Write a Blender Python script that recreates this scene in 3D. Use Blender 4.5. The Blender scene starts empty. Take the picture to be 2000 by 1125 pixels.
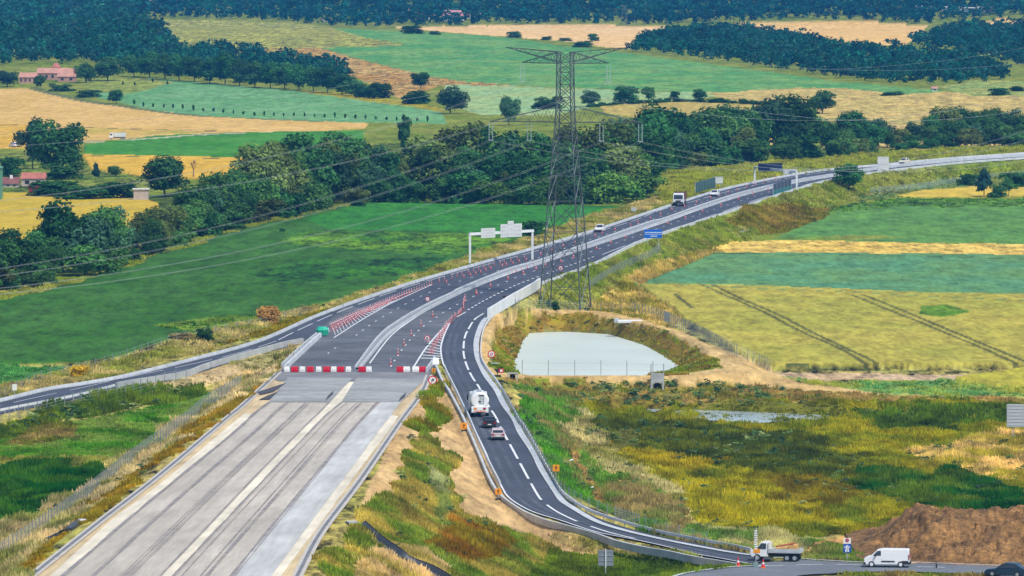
HAZE, SKY_S, SUN_S, SUN_A, EXPO = 0.000062, 0.11, 2.7, 6, 0.5
AIR = (.05, .26, .62)
import bpy, math, random
import numpy as np
from mathutils import Vector, Matrix
random.seed(7); rng = np.random.default_rng(11)
SC = bpy.context.scene
COL = bpy.data.collections.new("scene"); SC.collection.children.link(COL)

# ------------------------------------------------------------------ camera model
F, HC = 14000.0, 67.0
PITCH = math.atan((562.5 + 166.0) / F)
CP, SP = math.cos(PITCH), math.sin(PITCH)
cam = bpy.data.cameras.new("camera"); cam.sensor_width = 36; cam.lens = F * 36 / 2000
cam.clip_start = 5; cam.clip_end = 30000
camo = bpy.data.objects.new("camera", cam); COL.objects.link(camo)
camo.location = (0, 0, HC); camo.rotation_euler = (math.pi / 2 - PITCH, 0, 0)
SC.camera = camo

def ray(px, py):
    a = (px - 1000.0) / F; b = -(py - 562.5) / F
    return a, CP + b * SP, -SP + b * CP
def at(px, py, z):
    """world point where the sight line of a photo pixel meets height z (number or function of y)"""
    dx, dy, dz = ray(px, py)
    if not callable(z):
        t = (z - HC) / dz
        return Vector((dx * t, dy * t, z))
    zz = 0.0
    for _ in range(25):
        t = (zz - HC) / dz
        zz = zz * .4 + .6 * z(dy * t)
    t = (zz - HC) / dz
    return Vector((dx * t, dy * t, zz))
def project(x, y, z):
    w = z - HC
    d = y * CP - w * SP
    return 1000 + F * x / d, 562.5 - F * (y * SP + w * CP) / d

def sstep(t): t = np.clip(t, 0, 1); return t * t * (3 - 2 * t)
def zflat(y): return 0.0
def zbed(y):
    return 9.5 * max(0.0, (1035 - y) / 420.0) ** 1.25
def zramp(y):
    return float(-3.0 * sstep((1010 - y) / 245.0))
def zslip(y): return 0.0

# ------------------------------------------------------------------ colour and materials
K = 1.35
def lin(c):
    c = c / 255.0
    return c / 12.92 if c <= .04045 else ((c + .055) / 1.055) ** 2.4
def S(r, g, b, k=None):
    k = k or K
    return (min(.85, lin(r) / k), min(.85, lin(g) / k), min(.85, lin(b) / k))
MATS = {}
def mat(name, rgb, rough=.7, noise=None, spec=.3, metal=0, along=None):
    if name in MATS: return MATS[name]
    m = bpy.data.materials.new(name); m.use_nodes = True
    nt = m.node_tree; b = nt.nodes['Principled BSDF']
    b.inputs['Base Color'].default_value = (*rgb, 1); b.inputs['Roughness'].default_value = rough
    b.inputs['Specular IOR Level'].default_value = spec; b.inputs['Metallic'].default_value = metal
    if noise:
        tc = nt.nodes.new('ShaderNodeTexCoord')
        last = None
        for sc, amp in noise:
            n = nt.nodes.new('ShaderNodeTexNoise'); n.inputs['Scale'].default_value = sc; n.inputs['Detail'].default_value = 4
            if along is not None and sc >= 0.2:
                mp = nt.nodes.new('ShaderNodeMapping'); mp.vector_type = 'TEXTURE'; mp.inputs['Rotation'].default_value = (0, 0, along); mp.inputs['Scale'].default_value = (1, 28, 1)
                nt.links.new(tc.outputs['Object'], mp.inputs[0]); nt.links.new(mp.outputs[0], n.inputs['Vector'])
            else: nt.links.new(tc.outputs['Object'], n.inputs['Vector'])
            mr = nt.nodes.new('ShaderNodeMapRange'); mr.inputs[1].default_value = .3; mr.inputs[2].default_value = .7
            mr.inputs[3].default_value = 1 - amp; mr.inputs[4].default_value = 1 + amp
            nt.links.new(n.outputs['Fac'], mr.inputs[0])
            mx = nt.nodes.new('ShaderNodeVectorMath'); mx.operation = 'SCALE'
            if last is None: mx.inputs[0].default_value = rgb
            else: nt.links.new(last, mx.inputs[0])
            nt.links.new(mr.outputs[0], mx.inputs['Scale']); last = mx.outputs[0]
        nt.links.new(last, b.inputs['Base Color'])
    MATS[name] = m
    return m

class MB:
    def __init__(s): s.v = []; s.f = []; s.m = []
    def add(s, vs, fs, m=0):
        o = len(s.v); s.v += [tuple(p) for p in vs]
        for q in fs: s.f.append(tuple(i + o for i in q)); s.m.append(m)
    def quad(s, a, b, c, d, m=0): s.add([a, b, c, d], [(0, 1, 2, 3)], m)
    def box(s, c, d, m=0, rz=0, taper=1.0, top=None):
        hx, hy, hz = d[0] / 2, d[1] / 2, d[2] / 2
        tx = taper if top is None else top[0]; ty = taper if top is None else top[1]
        cs, sn = math.cos(rz), math.sin(rz); vs = []
        for z, kx, ky in ((-hz, 1, 1), (hz, tx, ty)):
            for x, y in ((-hx, -hy), (hx, -hy), (hx, hy), (-hx, hy)):
                x *= kx; y *= ky
                vs.append((c[0] + x * cs - y * sn, c[1] + x * sn + y * cs, c[2] + z))
        s.add(vs, [(3, 2, 1, 0), (4, 5, 6, 7), (0, 1, 5, 4), (1, 2, 6, 5), (2, 3, 7, 6), (3, 0, 4, 7)], m)
    def tube(s, a, b, r, n=5, m=0, r2=None, cap=True):
        a = Vector(a); b = Vector(b); d = (b - a)
        if d.length < 1e-6: return
        d.normalize()
        u = d.cross(Vector((0, 0, 1)) if abs(d.z) < .95 else Vector((1, 0, 0))).normalized(); w = d.cross(u)
        r2 = r if r2 is None else r2
        vs = [];
        for p, rr in ((a, r), (b, r2)):
            for i in range(n):
                t = 2 * math.pi * i / n
                vs.append(p + u * (math.cos(t) * rr) + w * (math.sin(t) * rr))
        fs = [(i, (i + 1) % n, n + (i + 1) % n, n + i) for i in range(n)]
        if cap: fs += [tuple(range(n - 1, -1, -1)), tuple(range(n, 2 * n))]
        s.add(vs, fs, m)
    def prism(s, prof, x0, x1, m=0, inset=0):
        """profile in (y,z), extruded along x; inset narrows the top points (z-scaled) """
        n = len(prof); zs = [p[1] for p in prof]; z0, z1 = min(zs), max(zs)
        vs = []
        for x, sg in ((x0, 1), (x1, -1)):
            for y, z in prof:
                t = (z - z0) / (z1 - z0 + 1e-9)
                vs.append((x + sg * inset * t * t, y, z))
        fs = [tuple(range(n)), tuple(range(2 * n - 1, n - 1, -1))]
        fs += [(i, i + n, (i + 1) % n + n, (i + 1) % n) for i in range(n)]
        s.add(vs, fs, m)
    def build(s, name, mats, parent=None, smooth=False, bevel=0):
        me = bpy.data.meshes.new(name); me.from_pydata(s.v, [], s.f)
        if not isinstance(mats, (list, tuple)): mats = [mats]
        for mm in mats: me.materials.append(mm)
        if len(mats) > 1: me.polygons.foreach_set('material_index', s.m)
        if smooth: me.polygons.foreach_set('use_smooth', [True] * len(me.polygons))
        me.update()
        o = bpy.data.objects.new(name, me); COL.objects.link(o)
        if parent: o.parent = parent
        if bevel:
            bm = o.modifiers.new('bevel', 'BEVEL'); bm.width = bevel; bm.segments = 2; bm.limit_method = 'ANGLE'
        return o
def tag(o, label=None, cat=None, group=None, kind=None):
    if label: o['label'] = label
    if cat: o['category'] = cat
    if group: o['group'] = group
    if kind: o['kind'] = kind
    return o
def empty(name, loc, rz=0, label=None, cat=None, group=None):
    o = bpy.data.objects.new(name, None); COL.objects.link(o); o.empty_display_size = .5
    o.location = loc; o.rotation_euler = (0, 0, rz)
    return tag(o, label, cat, group)
def dup(root, loc, rz=0, scale=None, label=None, group=None):
    r = root.copy(); COL.objects.link(r); r.location = loc; r.rotation_euler = (0, 0, rz)
    if scale: r.scale = scale
    if label: r['label'] = label
    if group: r['group'] = group
    for ch in root.children:
        c = ch.copy(); COL.objects.link(c); c.parent = r
        for g in ch.children:
            d = g.copy(); COL.objects.link(d); d.parent = c
    return r

# ------------------------------------------------------------------ splines through photo points
def spline(pts, sub=6):
    p = [np.array(q, float) for q in pts]; out = []
    for i in range(len(p) - 1):
        p0 = p[i - 1] if i else 2 * p[0] - p[1]; p1 = p[i]; p2 = p[i + 1]
        p3 = p[i + 2] if i + 2 < len(p) else 2 * p[-1] - p[-2]
        # centripetal-ish: tangents limited by chord
        for k in range(sub):
            t = k / sub
            a = 2 * p1; b = p2 - p0; c = 2 * p0 - 5 * p1 + 4 * p2 - p3; d = -p0 + 3 * p1 - 3 * p2 + p3
            out.append(.5 * (a + b * t + c * t * t + d * t ** 3))
    out.append(p[-1]); return out
def wline(pts, zf, sub=6, dz=0.0):
    return [at(q[0], q[1], zf) + Vector((0, 0, dz)) for q in spline(pts, sub)]

# ------------------------------------------------------------------ road outlines (photo pixels: left|right pairs)
HWY = [((2300, 281), (2300, 287)), ((2100, 294), (2100, 302)), ((2000, 301), (2000, 309.5)), ((1895, 308), (1880, 318)), ((1820, 314), (1790, 327.5)),
       ((1720, 324), (1720, 336)), ((1635, 331), (1616, 353)), ((1540, 344.5), (1507, 384)), ((1410, 372), (1384, 427)),
       ((1300, 406), (1293, 456)), ((1170, 449), (1200, 494)), ((1060, 482), (1100, 535)), ((930, 518.5), (1044, 556)),
       ((800, 556), (988, 587)), ((670, 600), (950, 611))]
HWY2 = [((670, 600), (950, 611)), ((636, 634), (906, 634)), ((612, 658), (880, 655)), ((586, 684), (860, 690)), ((550, 721), (846, 722)), ((538, 738), (836, 738))]
SLIP = [((-300, 850), (-300, 880)), ((-90, 805), (-90, 828)), ((0, 785), (0, 808)), ((91, 763), (91, 790)), ((156, 753), (169, 773)), ((240, 738), (259, 752)),
        ((370, 706), (357, 736)), ((500, 670.5), (500, 692)), ((605, 625), (591, 670)), ((650, 607), (640, 645))]
RAMP = [((950, 590), (985, 592)), ((910, 610), (952, 617)), ((884, 626), (940, 634)), ((870, 655), (931, 664)), ((862, 682), (932, 690)),
        ((866, 709), (940, 714)), ((876, 733), (953, 738)), ((893, 768), (976, 768)), ((913, 809), (1006, 815)), ((948, 884), (1048, 884)),
        ((981, 953), (1092, 958)), ((1010, 985), (1118, 984)), ((1043, 1001), (1150, 1004)), ((1095, 1017), (1195, 1022)),
        ((1165, 1040), (1245, 1037)), ((1230, 1053), (1305, 1051)), ((1295, 1067), (1372, 1064)), ((1360, 1083), (1440, 1077)), ((1470, 1103), (1510, 1091))]
RND = [((1180, 1170), (1300, 1230)), ((1280, 1135), (1330, 1200)), ((1340, 1121), (1390, 1175)), ((1405, 1112), (1480, 1145)), ((1470, 1104), (1560, 1125)),
       ((1540, 1094), (1620, 1121)), ((1610, 1096.5), (1690, 1117.5)), ((1690, 1101), (1770, 1117)), ((1783, 1101), (1850, 1119.5)),
       ((1870, 1104), (1910, 1122.5)), ((1980, 1109), (2010, 1133)), ((2120, 1120), (2120, 1150)), ((2300, 1140), (2300, 1180))]
BED = [((550, 718), (845, 722)), ((513, 756), (829, 752)), ((473, 793), (805, 794)), ((413, 844), (770, 840)), ((301, 938), (705, 938)),
       ((200, 1017), (645, 1017)), ((65, 1124), (583, 1122)), ((-90, 1245), (510, 1245))]
def strip_world(pairs, zf, sub=5, dz=0):
    return (wline([a for a, b in pairs], zf, sub, dz), wline([b for a, b in pairs], zf, sub, dz))
FOOT = []
for prs, zf in ((HWY, zflat), (HWY2, zflat), (SLIP, zslip), (RAMP, zramp), (RND, lambda y: -3.0), (BED, zbed), ([((700, 590), (705, 618)), ((645, 608), (655, 650)), ((610, 624), (604, 674))], zflat)):
    A, B = strip_world(prs, zf, 3)
    FOOT.append((np.array([p[:] for p in A] + [p[:] for p in reversed(B)]), zf))

# ------------------------------------------------------------------ value noise
_tab = rng.random((256, 256))
def vn(x, y):
    xi = np.floor(x).astype(int); yi = np.floor(y).astype(int); fx = x - xi; fy = y - yi
    fx = fx * fx * (3 - 2 * fx); fy = fy * fy * (3 - 2 * fy)
    a = _tab[xi & 255, yi & 255]; b = _tab[(xi + 1) & 255, yi & 255]; c = _tab[xi & 255, (yi + 1) & 255]; d = _tab[(xi + 1) & 255, (yi + 1) & 255]
    return (a * (1 - fx) + b * fx) * (1 - fy) + (c * (1 - fx) + d * fx) * fy
def fbm(x, y, o=3):
    s = 0; a = 1; t = 0
    for i in range(o):
        s = s + a * vn(x * 2 ** i + 17 * i, y * 2 ** i + 5 * i); t += a; a *= .5
    return s / t
def inside(P, x, y):
    n = len(P); c = np.zeros(x.shape, bool)
    for i in range(n):
        x0, y0 = P[i][0], P[i][1]; x1, y1 = P[(i + 1) % n][0], P[(i + 1) % n][1]
        if y0 == y1: continue
        c ^= ((y0 > y) != (y1 > y)) & (x < (x1 - x0) * (y - y0) / (y1 - y0) + x0)
    return c
def edge_dist(P, x, y):
    n = len(P); best = np.full(x.shape, 1e9); bz = np.zeros(x.shape)
    for i in range(n):
        a = P[i]; b = P[(i + 1) % n]; ex, ey = b[0] - a[0], b[1] - a[1]; L = ex * ex + ey * ey
        if L < 1e-9: continue
        t = np.clip(((x - a[0]) * ex + (y - a[1]) * ey) / L, 0, 1)
        d = np.hypot(x - a[0] - t * ex, y - a[1] - t * ey)
        k = d < best; best = np.where(k, d, best)
        if len(a) > 2: bz = np.where(k, a[2] + t * (b[2] - a[2]), bz)
    return best, bz

# ------------------------------------------------------------------ terrain
uf = np.arange(-.078, .0781, 3.0 / F); uc = np.linspace(.078, .34, 46)[1:] ** 1.0
U = np.concatenate([-uc[::-1], uf, uc])
q = np.concatenate([np.arange(1850, 1330, -6.0), np.arange(1330, 118, -1.8)])
YR = F * HC / q
GX = (U[None, :] * YR[:, None]); GY = np.repeat(YR[:, None], len(U), 1)
CL = [at(*p, 0) for p in ((540, 900), (690, 722), (770, 635), (900, 565), (1045, 512), (1180, 470), (1330, 418), (1520, 360), (1700, 329), (2000, 304), (2300, 283))]
CLy = [p.y for p in CL]; CLx = [p.x for p in CL]
def base_h(x, y):
    xh = np.interp(y, CLy, CLx)
    t = sstep((x - xh + 6) / 14.0)
    z = -1.6 * (1 - t) - 4.2 * t
    far = sstep((y - 1900) / 900.0)
    z = z * (1 - far) + far * (1.0 + 3.5 * np.sin(x / 210.0 + y / 420.0) + 2.5 * np.sin(x / 330.0 - y / 300.0 + 1.7))
    z = z + .35 * (fbm(x / 22.0, y / 60.0) - .5) * 2 * sstep((y - 600) / 200)
    z = z + np.maximum(0, y - 4350) * .030 * (1 + .25 * np.sin(x / 170.0))
    return z
POND_RIM = [at(*p, -2.5)[:] for p in ((955, 700), (970, 650), (1005, 618), (1100, 611), (1200, 619), (1290, 640), (1370, 675), (1420, 728), (1300, 733), (1150, 733), (985, 733))]
POND_W = [at(*p, -5.3)[:] for p in ((1006, 705), (1022, 664), (1035, 650), (1110, 648), (1190, 653), (1262, 676), (1328, 716), (1260, 738), (1010, 748))]
MARSH_RIM = [at(*p, -3.8)[:] for p in ((1120, 775), (1300, 772), (1500, 778), (1800, 790), (2150, 800), (2150, 985), (1900, 990), (1640, 1025), (1420, 1000), (1240, 930), (1160, 850))]
def H0(x, y):
    z = base_h(x, y)
    for P, zf in FOOT:
        P = np.array(P); m = (x > P[:, 0].min() - 45) & (x < P[:, 0].max() + 45) & (y > P[:, 1].min() - 45) & (y < P[:, 1].max() + 45)
        if not m.any(): continue
        xs, ys = x[m], y[m]; d, bz = edge_dist(P, xs, ys)
        cand = bz - .10 - np.maximum(0, d - 1.6) / 2.1
        z[m] = np.maximum(z[m], cand)
    # basin of the pond
    P = np.array(POND_RIM); W = np.array(POND_W)
    m = (x > P[:, 0].min() - 25) & (x < P[:, 0].max() + 25) & (y > P[:, 1].min() - 25) & (y < P[:, 1].max() + 25)
    xs, ys = x[m], y[m]; ir = inside(P, xs, ys); iw = inside(W, xs, ys); dr, _ = edge_dist(P, xs, ys); dw, _ = edge_dist(W, xs, ys)
    t = np.where(iw, -np.minimum(dw, 3) * .2, dw / (dw + dr + 1e-6))
    zin = -5.5 + 3.0 * t
    zout = np.maximum(z[m], -2.5 - np.maximum(0, dr - 4.0) / 2.2)
    z[m] = np.where(ir, zin, zout)
    P = np.array(MARSH_RIM); m = (x > P[:, 0].min()) & (x < P[:, 0].max()) & (y > P[:, 1].min()) & (y < P[:, 1].max())
    xs, ys = x[m], y[m]; ir = inside(P, xs, ys); d, _ = edge_dist(P, xs, ys)
    z[m] = np.where(ir, z[m] - 1.3 * sstep(d / 9.0), z[m])
    for P, zf in FOOT:
        P = np.array(P); m = (x > P[:, 0].min()) & (x < P[:, 0].max()) & (y > P[:, 1].min()) & (y < P[:, 1].max())
        if not m.any(): continue
        xs, ys = x[m], y[m]; i = inside(P, xs, ys)
        zr = np.array([zf(v) for v in YR]); zz = np.interp(ys, YR, zr)
        d, _ = edge_dist(P, xs, ys)
        z[m] = np.where(i, np.minimum(z[m], zz - .08 - .3 * np.minimum(1, d / 1.0)), z[m])
    return z
GZ = H0(GX.ravel().copy(), GY.ravel().copy()).reshape(GX.shape)
# ------------------------------------------------------------------ ground zones: (polygon in photo px, colour 1, colour 2, patch amount, grain, crop height, tuft height, tuft density)
PXX, PYY = project(GX, GY, GZ)
jx = (fbm(GX / 3.0, GY / 14.0, 3) - .5) * 12; jy = (fbm(GX / 3.0 + 91, GY / 14.0 + 37, 3) - .5) * 6
QX, QY = PXX + jx * np.clip(1500 / GY, .25, 1), PYY + jy * np.clip(1500 / GY, .25, 1)
E, W_ = -700, 2700
DRY = ((176, 160, 98), (128, 140, 66))
ZN = [
 ([(E, 2000), (W_, 2000), (W_, 560), (E, 560)], (150, 150, 84), (178, 160, 100), .5, .35, 0, .5, 0),
 ([(780, 52), (1040, 49), (1310, 50), (1245, 68), (1228, 96), (1190, 93), (1100, 80), (1000, 73), (860, 62), (770, 55)], (236, 205, 165), (226, 190, 148), .5, .1, 0, 0, 0),
 ([(1420, 45), (1560, 40), (1700, 42), (1815, 50), (1785, 75), (1770, 88), (1700, 87), (1640, 80), (1560, 68), (1490, 58)], (234, 200, 152), (224, 186, 138), .5, .1, 0, 0, 0),
 ([(1850, 42), (1950, 38), (W_, 30), (W_, 49), (1950, 48)], (234, 200, 158), (224, 186, 138), .5, .1, 0, 0, 0),
 ([(640, 55), (800, 62), (930, 68), (1010, 76), (1100, 90), (1180, 98), (1260, 108), (1350, 120), (1500, 140), (1640, 160), (1740, 168), (1840, 177), (1835, 186), (1750, 183), (1650, 173), (1560, 175), (1480, 178), (1400, 181), (1300, 178), (1200, 174), (1000, 167), (900, 162), (840, 149), (780, 136), (720, 121), (660, 106), (610, 93), (700, 90), (800, 87), (700, 72), (640, 60)], (88, 158, 118), (126, 172, 122), .55, .12, 0, 0, 0),
 ([(275, 40), (400, 39), (560, 44), (640, 52), (700, 70), (790, 88), (700, 91), (610, 94), (500, 98), (430, 104), (345, 100), (330, 75)], (168, 174, 122), (138, 150, 116), .6, .3, 0, 0, 0),
 ([(540, 97), (620, 92), (680, 110), (760, 130), (830, 148), (920, 161), (1000, 166), (930, 170), (860, 167), (780, 195), (740, 170), (690, 150), (600, 122)], (168, 136, 104), (186, 166, 126), .5, .3, 0, 0, 0),
 ([(420, 100), (540, 93), (620, 110), (700, 145), (640, 150), (520, 120)], (160, 150, 112), (140, 140, 108), .5, .3, 0, 0, 0),
 ([(160, 160), (270, 152), (380, 160), (500, 171), (620, 180), (740, 195), (860, 212), (872, 242), (800, 241), (700, 239), (560, 236), (430, 229), (330, 223), (260, 206), (190, 190)], (122, 175, 136), (102, 164, 124), .55, .12, 0, 0, 0),
 ([(150, 160), (190, 155), (280, 153), (340, 160), (300, 172), (240, 185), (180, 178)], (150, 165, 112), (126, 150, 100), .5, .2, 0, 0, 0),
 ([(560, 174), (640, 179), (700, 184), (800, 199), (866, 212), (862, 219), (780, 206), (700, 195), (620, 185)], (172, 164, 88), (150, 150, 90), .5, .2, 0, 0, 0),
 ([(870, 165), (1000, 168), (1200, 176), (1300, 180), (1450, 180), (1350, 195), (1200, 200), (1080, 225), (940, 225), (860, 200)], (150, 190, 148), (168, 190, 138), .5, .12, 0, 0, 0),
 ([(1380, 182), (1480, 176), (1560, 172), (1640, 172), (1760, 183), (1900, 178), (W_, 190), (W_, 240), (1800, 240), (1640, 240), (1500, 200), (1420, 196)], (206, 184, 128), (190, 176, 124), .5, .18, 0, 0, 0),
 ([(1170, 208), (1240, 200), (1330, 198), (1450, 200), (1560, 215), (1650, 240), (1500, 290), (1330, 250), (1180, 218)], (196, 178, 118), (180, 168, 112), .5, .15, 0, 0, 0),
 ([(1600, 230), (1850, 238), (W_, 238), (W_, 300), (1600, 290)], (200, 178, 130), (160, 160, 104), .5, .2, 0, 0, 0),
 ([(1830, 170), (1900, 158), (1990, 158), (W_, 160), (W_, 190), (1900, 188)], (140, 168, 116), (180, 180, 118), .5, .2, 0, 0, 0),
 ([(E, 176), (60, 172), (130, 189), (260, 211), (400, 227), (520, 233), (640, 237), (720, 241), (712, 251), (560, 259), (400, 263), (250, 271), (150, 277), (E, 284)], (228, 192, 134), (214, 180, 118), .5, .08, 0, 0, 0),
 ([(E, 243), (60, 243), (110, 250), (90, 290), (E, 296)], (216, 176, 92), (222, 184, 110), .5, .1, 0, 0, 0),
 ([(150, 250), (260, 252), (420, 257), (480, 256), (330, 262), (250, 264), (150, 262)], (190, 178, 104), (214, 180, 118), .5, .1, 0, 0, 0),
 ([(165, 284), (300, 267), (430, 261), (560, 259), (712, 256), (704, 300), (560, 311), (500, 310), (165, 304)], (66, 142, 84), (86, 156, 92), .5, .1, .4, 0, 0),
 ([(160, 304), (500, 311), (590, 312), (560, 330), (420, 350), (250, 352), (185, 340)], (226, 186, 96), (216, 178, 92), .5, .08, .5, 0, 0),
 ([(E, 296), (60, 300), (170, 330), (300, 350), (300, 385), (140, 380), (60, 380), (E, 386)], (100, 128, 80), (130, 140, 92), .5, .3, 0, 0, 0),
 ([(290, 385), (480, 345), (560, 318), (720, 285), (1000, 262), (1300, 290), (1300, 400), (860, 398), (560, 430), (280, 500)], (78, 104, 60), (98, 120, 66), .5, .3, 0, 0, 0),
 ([(E, 392), (60, 379), (140, 379), (260, 385), (310, 400), (300, 470), (200, 510), (E, 500)], (214, 184, 90), (198, 178, 84), .5, .06, .6, 0, 0),
 ([(E, 660), (0, 580), (150, 548), (300, 500), (430, 459), (560, 428), (700, 398), (860, 397), (1060, 403), (1220, 405), (1180, 422), (1100, 446), (1000, 481), (900, 516), (800, 546), (720, 571), (650, 591), (600, 606), (540, 621), (470, 629), (380, 656), (330, 666), (230, 701), (150, 712), (0, 716), (E, 745)], (56, 110, 68), (70, 122, 76), .5, .14, .45, 0, 0),
 ([(600, 430), (720, 399), (1060, 404), (1210, 406), (1100, 441), (1000, 465), (900, 456), (640, 452)], (54, 130, 78), (66, 142, 82), .5, .14, .45, 0, 0),
 ([(540, 478), (590, 455), (700, 456), (900, 459), (1000, 470), (940, 498), (850, 502), (700, 490), (600, 485)], (96, 142, 72), (56, 112, 60), .65, .3, .4, 0, 0),
 ([(480, 540), (600, 515), (760, 510), (880, 505), (800, 540), (700, 545), (560, 560)], (60, 122, 66), (40, 92, 52), .6, .3, .4, 0, 0),
 ([(380, 654), (300, 640), (420, 622), (540, 618), (600, 605), (540, 622), (470, 632)], (124, 152, 74), (60, 112, 60), .5, .3, .3, .4, .4),
 ([(E, 640), (0, 572), (150, 542), (290, 493), (430, 452), (560, 421), (650, 402), (720, 397), (640, 412), (560, 432), (430, 464), (300, 508), (150, 555), (0, 588), (E, 670)], (142, 156, 76), (160, 160, 92), .5, .3, 0, .6, .5),
 ([(E, 745), (0, 715), (130, 711), (140, 735), (60, 756), (E, 830)], (94, 150, 86), (66, 124, 70), .5, .25, 0, .4, .6),
 ([(E, 870), (60, 742), (150, 716), (240, 704), (330, 667), (390, 651), (470, 629), (560, 611), (650, 591), (730, 564), (800, 542), (900, 509), (1000, 474), (1100, 439), (1200, 409), (1290, 385), (1320, 392), (1160, 449), (1060, 477), (917, 517), (800, 549), (700, 583), (644, 604), (540, 648), (400, 686), (260, 725), (130, 749), (0, 776), (E, 930)], (146, 150, 80), (190, 172, 114), .6, .35, 0, .6, 1),
 ([(400, 684), (460, 660), (540, 630), (640, 600), (660, 603), (540, 648)], (134, 142, 60), (150, 130, 58), .5, .3, 0, .5, 1),
 ([(1280, 340), (1330, 331), (1500, 317), (1600, 307), (1720, 299), (1850, 289), (W_, 275), (W_, 290), (1900, 306), (1720, 322), (1540, 341), (1420, 364), (1340, 390), (1290, 400), (1285, 370)], (152, 162, 84), (164, 164, 94), .5, .25, 0, .8, .7),
 ([(1040, 610), (1070, 548), (1160, 518), (1300, 460), (1400, 428), (1510, 386), (1620, 354), (1720, 336), (W_, 290), (W_, 330), (1900, 352), (1750, 372), (1650, 397), (1600, 432), (1500, 452), (1440, 472), (1400, 492), (1300, 522), (1230, 560), (1160, 612)], (134, 152, 78), (158, 160, 92), .6, .35, 0, .6, 1),
 ([(1420, 430), (1450, 405), (1530, 398), (1610, 408), (1625, 425), (1540, 452), (1470, 457)], (158, 140, 84), (122, 122, 60), .6, .35, 0, .8, 1),
 ([(1570, 440), (1640, 412), (1720, 392), (W_, 386), (W_, 480), (1500, 472)], (104, 156, 96), (92, 146, 96), .55, .12, 0, 0, 0),
 ([(1600, 418), (1660, 398), (1760, 387), (W_, 384), (W_, 399), (1720, 404)], (96, 142, 84), (84, 128, 72), .5, .25, 0, .4, .1),
 ([(1660, 392), (1700, 378), (1830, 352), (W_, 335), (W_, 364), (1930, 362), (1800, 374), (1740, 388)], (112, 146, 106), (150, 156, 100), .5, .25, 0, .5, .3),
 ([(1745, 385), (1800, 373), (1930, 363), (W_, 362), (W_, 382), (1800, 386)], (214, 188, 94), (222, 196, 110), .5, .08, .3, 0, 0),
 ([(1780, 462), (1700, 458), (1560, 462), (1480, 470), (1440, 478), (1600, 472)], (110, 150, 80), (150, 160, 90), .5, .15, 0, 0, 0),
 ([(1360, 500), (1400, 481), (1430, 470), (1600, 469), (1800, 475), (W_, 480), (W_, 506), (1800, 500), (1600, 495), (1420, 493)], (228, 198, 116), (216, 184, 104), .5, .2, 0, 0, 0),
 ([(1235, 560), (1320, 530), (1400, 496), (1600, 497), (W_, 508), (W_, 590), (1800, 579), (1500, 565), (1270, 560)], (94, 154, 122), (112, 158, 106), .5, .12, .5, 0, 0),
 ([(1225, 562), (1400, 562), (1600, 569), (1800, 578), (W_, 592), (W_, 722), (1980, 720), (1500, 722), (1440, 690), (1380, 655), (1300, 612)], (188, 178, 94), (168, 170, 88), .5, .12, .85, 0, 0),
 ([(1800, 607), (1850, 604), (1895, 618), (1840, 628), (1795, 622)], (84, 142, 62), (120, 156, 70), .5, .2, .8, 0, 0),
 ([(1130, 612), (1180, 570), (1260, 520), (1380, 490), (1410, 492), (1290, 540), (1250, 565), (1330, 625), (1300, 640), (1210, 620)], (206, 180, 110), (150, 146, 74), .6, .35, 0, .8, 1),
 ([(1490, 728), (1680, 729), (1900, 732), (1860, 742), (1640, 742), (1520, 739)], (208, 184, 156), (196, 168, 130), .5, .2, 0, 0, 0),
 ([(1525, 738), (1640, 744), (1900, 742), (2000, 733), (W_, 724), (W_, 775), (1900, 772), (1720, 767), (1600, 752)], (106, 158, 96), (176, 176, 82), .55, .2, 0, .4, .5),
 ([(1860, 742), (2000, 722), (W_, 720), (W_, 765), (1950, 758)], (196, 184, 78), (180, 178, 84), .5, .12, .5, 0, 0),
 ([(920, 720), (935, 655), (960, 618), (1000, 600), (1180, 608), (1250, 622), (1330, 648), (1440, 692), (1500, 722), (1560, 748), (1720, 768), (1725, 774), (1600, 768), (1400, 752), (1100, 742), (985, 737)], (222, 192, 138), (206, 172, 118), .5, .12, 0, 0, 0),
 ([(955, 712), (968, 655), (1003, 619), (1100, 612), (1200, 620), (1285, 641), (1365, 676), (1412, 722), (1330, 731), (1000, 729)], (122, 142, 56), (156, 128, 76), .6, .3, 0, .4, .6),
 ([(1050, 618), (1200, 622), (1280, 650), (1370, 690), (1330, 690), (1240, 655), (1100, 632)], (160, 128, 80), (130, 130, 64), .5, .3, 0, .4, .6),
 ([(980, 737), (1100, 742), (1400, 752), (1560, 762), (1740, 773), (W_, 790), (W_, 802), (1700, 787), (1400, 795), (1200, 798), (1100, 790), (1020, 770)], (176, 146, 92), (118, 134, 62), .6, .35, 0, .5, .5),
 ([(1000, 752), (1120, 770), (1190, 860), (1260, 945), (1400, 1030), (1560, 1090), (1400, 1068), (1200, 1010), (1100, 960), (1060, 890), (1015, 810)], (104, 150, 66), (168, 148, 96), .6, .4, 0, .8, 1.2),
 ([(1010, 770), (1040, 790), (1100, 900), (1150, 980), (1110, 970), (1060, 890), (1015, 810)], (92, 150, 52), (110, 150, 80), .5, .3, 0, .5, 1),
 ([(1120, 790), (1400, 782), (1700, 788), (W_, 802), (W_, 1000), (1900, 1012), (1650, 1035), (1560, 1060), (1400, 1015), (1250, 940), (1180, 870)], (110, 120, 52), (160, 150, 56), .6, .4, 0, .9, 1.3),
 ([(1130, 800), (1280, 806), (1500, 820), (W_, 818), (W_, 850), (1420, 850), (1190, 828)], (162, 152, 54), (128, 136, 54), .5, .3, 0, .8, 1.3),
 ([(1640, 800), (W_, 800), (W_, 835), (1700, 832)], (100, 128, 48), (82, 106, 46), .5, .3, 0, .8, 1.3),
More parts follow.
